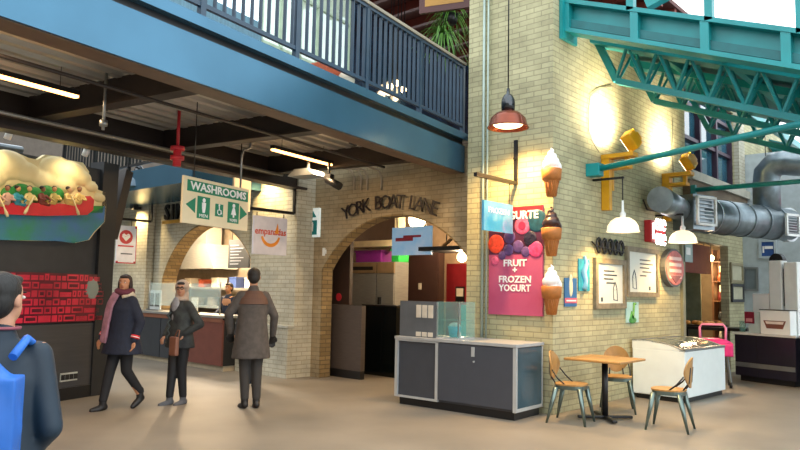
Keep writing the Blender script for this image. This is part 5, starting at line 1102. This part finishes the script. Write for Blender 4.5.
# man in the long grey coat, back to us
GRC = mat('grey_brown_wool', '#4a4440', .85, var=.2, scale=14, bump=.2)
pose = dict(stand, kneeR=V((-.08, -.0, .5)), ankleR=V((-.08, .03, .09)), kneeL=V((.07, -.03, .5)), ankleL=V((.06, .0, .09)), elbowR=V((-.28, .02, 1.15)), wristR=V((-.3, -.1, .88)), elbowL=V((.3, -.02, 1.17)), wristL=V((.24, -.12, .92)))
loc = G(249, 408); loc.z = 0
t, hpnt, nk, ch = person('person', 'person seen from behind in a long grey coat with brown yoke and black gloves', loc, -112, 1.78, pose, '#a87a5c', '#17120f', mat('charcoal_trousers', '#33302e', .8), mat('black_shoes', '#151313', .5), GRC, .6, 'short', -10, hem_w=.235, bulk=1.06)
mb = MB(); rings = []
for z, rx, ry in ((nk.z-.005, .1, .09), (nk.z-.05, .145, .1), (nk.z-.095, .187, .122), (ch.z-.02, .203, .146)): rings.append([mb.bm.verts.new((rx*math.cos(a), ry*math.sin(a)+.004, z)) for a in [PI*(.02+.96*i/16) for i in range(17)]])
for a_, b_ in zip(rings, rings[1:]):
    for i in range(16): mb.face([a_[i], a_[i+1], b_[i+1], b_[i]])
o = mb.done('yoke', mat('brown_yoke', '#573a2c', .7), t); o.modifiers.new('s', 'SOLIDIFY').thickness = .014
GL = MB()
for k in ('R', 'L'):
    s = -1 if k == 'R' else 1; mb = MB(); hand(mb, pose['wrist'+k], pose['wrist'+k]-pose['elbow'+k], s); cap(mb, pose['elbow'+k].lerp(pose['wrist'+k], .85), pose['wrist'+k], .036, .034)
    for v_ in mb.bm.verts: pass
    g = fuse('glove', mb, mat('black_glove', '#141416', .6), t, .009, 0); md = g.modifiers.new('d', 'DISPLACE'); md.strength = .006; md.mid_level = 0
# person in jeans hidden behind him
pose = dict(stand, kneeR=V((-.09, -.08, .5)), ankleR=V((-.1, -.1, .09)), kneeL=V((.09, .1, .5)), ankleL=V((.09, .22, .14)))
loc = G(243, 385); loc.z = 0
person('person', 'person in blue jeans almost hidden behind the grey-coated figure, one leg showing', loc+V((.02, .1, 0)), -100, 1.55, pose, '#b08060', '#3a2a20', mat('blue_jeans', '#2f4560', .8), mat('dark_shoes', '#1b2230', .5), mat('dull_jacket', '#3c3c40', .8), .3, 'short', 0)
# stall worker
pose = dict(stand, elbowR=V((-.26, -.04, 1.14)), wristR=V((-.2, -.26, 1.05)), elbowL=V((.26, -.04, 1.14)), wristL=V((.2, -.26, 1.05)))
q = PY(222, 300, 8.35); person('person', 'stall worker in a dark blue shirt bending over the food stall counter', V((q.x+.1, 8.5, 0)), 15, 1.62, dict(pose, lean=V((0, -.08, -.02))), '#a87858', '#1a1412', mat('black_work_trousers', '#15161a', .8), BLACK, mat('dark_blue_shirt', '#1b2740', .8), .3, 'short', 0)
# person at the right edge
q = PX(799, 285, -2.2) if 0 else D(800, 285, 14.8); person('person', 'person in dark blue at the far right edge behind the pale steel unit', V((q.x+.12, q.y+.25, 0)), 0, 1.72, stand, '#a87858', '#1a1412', mat('dark_slacks', '#1b1d24', .8), BLACK, mat('deep_blue_top', '#1a2f56', .8), .35, 'short', 0)
# near man with backpack
JK = mat('teal_navy_jacket', '#0d2434', .6, var=.25, scale=3, bump=.15)
pose = dict(stand, elbowR=V((-.225, .05, 1.1)), wristR=V((-.13, -.08, .98)), elbowL=V((.225, .05, 1.1)), wristL=V((.12, -.08, 1.0)), hips=V((0, 0, .93)))
loc = D(3, 300, 3.15); loc.z = 0
t, hpnt, nk, ch = person('person', 'dark-haired person in a navy blue jacket wearing a backpack, back turned, at the left edge', loc, -122, 1.58, pose, '#b8866a', '#14110f', mat('navy_trousers', '#1b2634', .8), BLACK, JK, .5, 'short', -22, hem_w=.25, voxel=.009, bulk=1.02)
MB().tube([nk+V((.075*math.cos(a), .07*math.sin(a)+.005, .048)) for a in [2*PI*i/16 for i in range(17)]], .007, 8).done('red_collar_edge', mat('muted_red_trim', '#8a4650', .6), t)
bpy.context.view_layer.update(); LM = t.matrix_world.copy()
p = thing('backpack', 'bright blue backpack on the person at the left edge', 'backpack', LM @ V((0.02, .24, .9)), -122)
BPK = mat('cobalt_nylon', '#1f62b8', .5, var=.2, scale=4, bump=.1)
fuse('pack', MB().ell((0, .04, .22), (.17, .1, .27)).box(-.15, .15, -.05, .1, -.02, .4), BPK, p, .015, 6)
for s in (-1, 1): MB().tube([(s*.1, -.06, .46), (s*.125, -.15, .52), (s*.14, -.3, .47), (s*.14, -.35, .32), (s*.15, -.25, .12), (s*.13, -.1, .02)], .017, 8).done('strap', BPK, p)
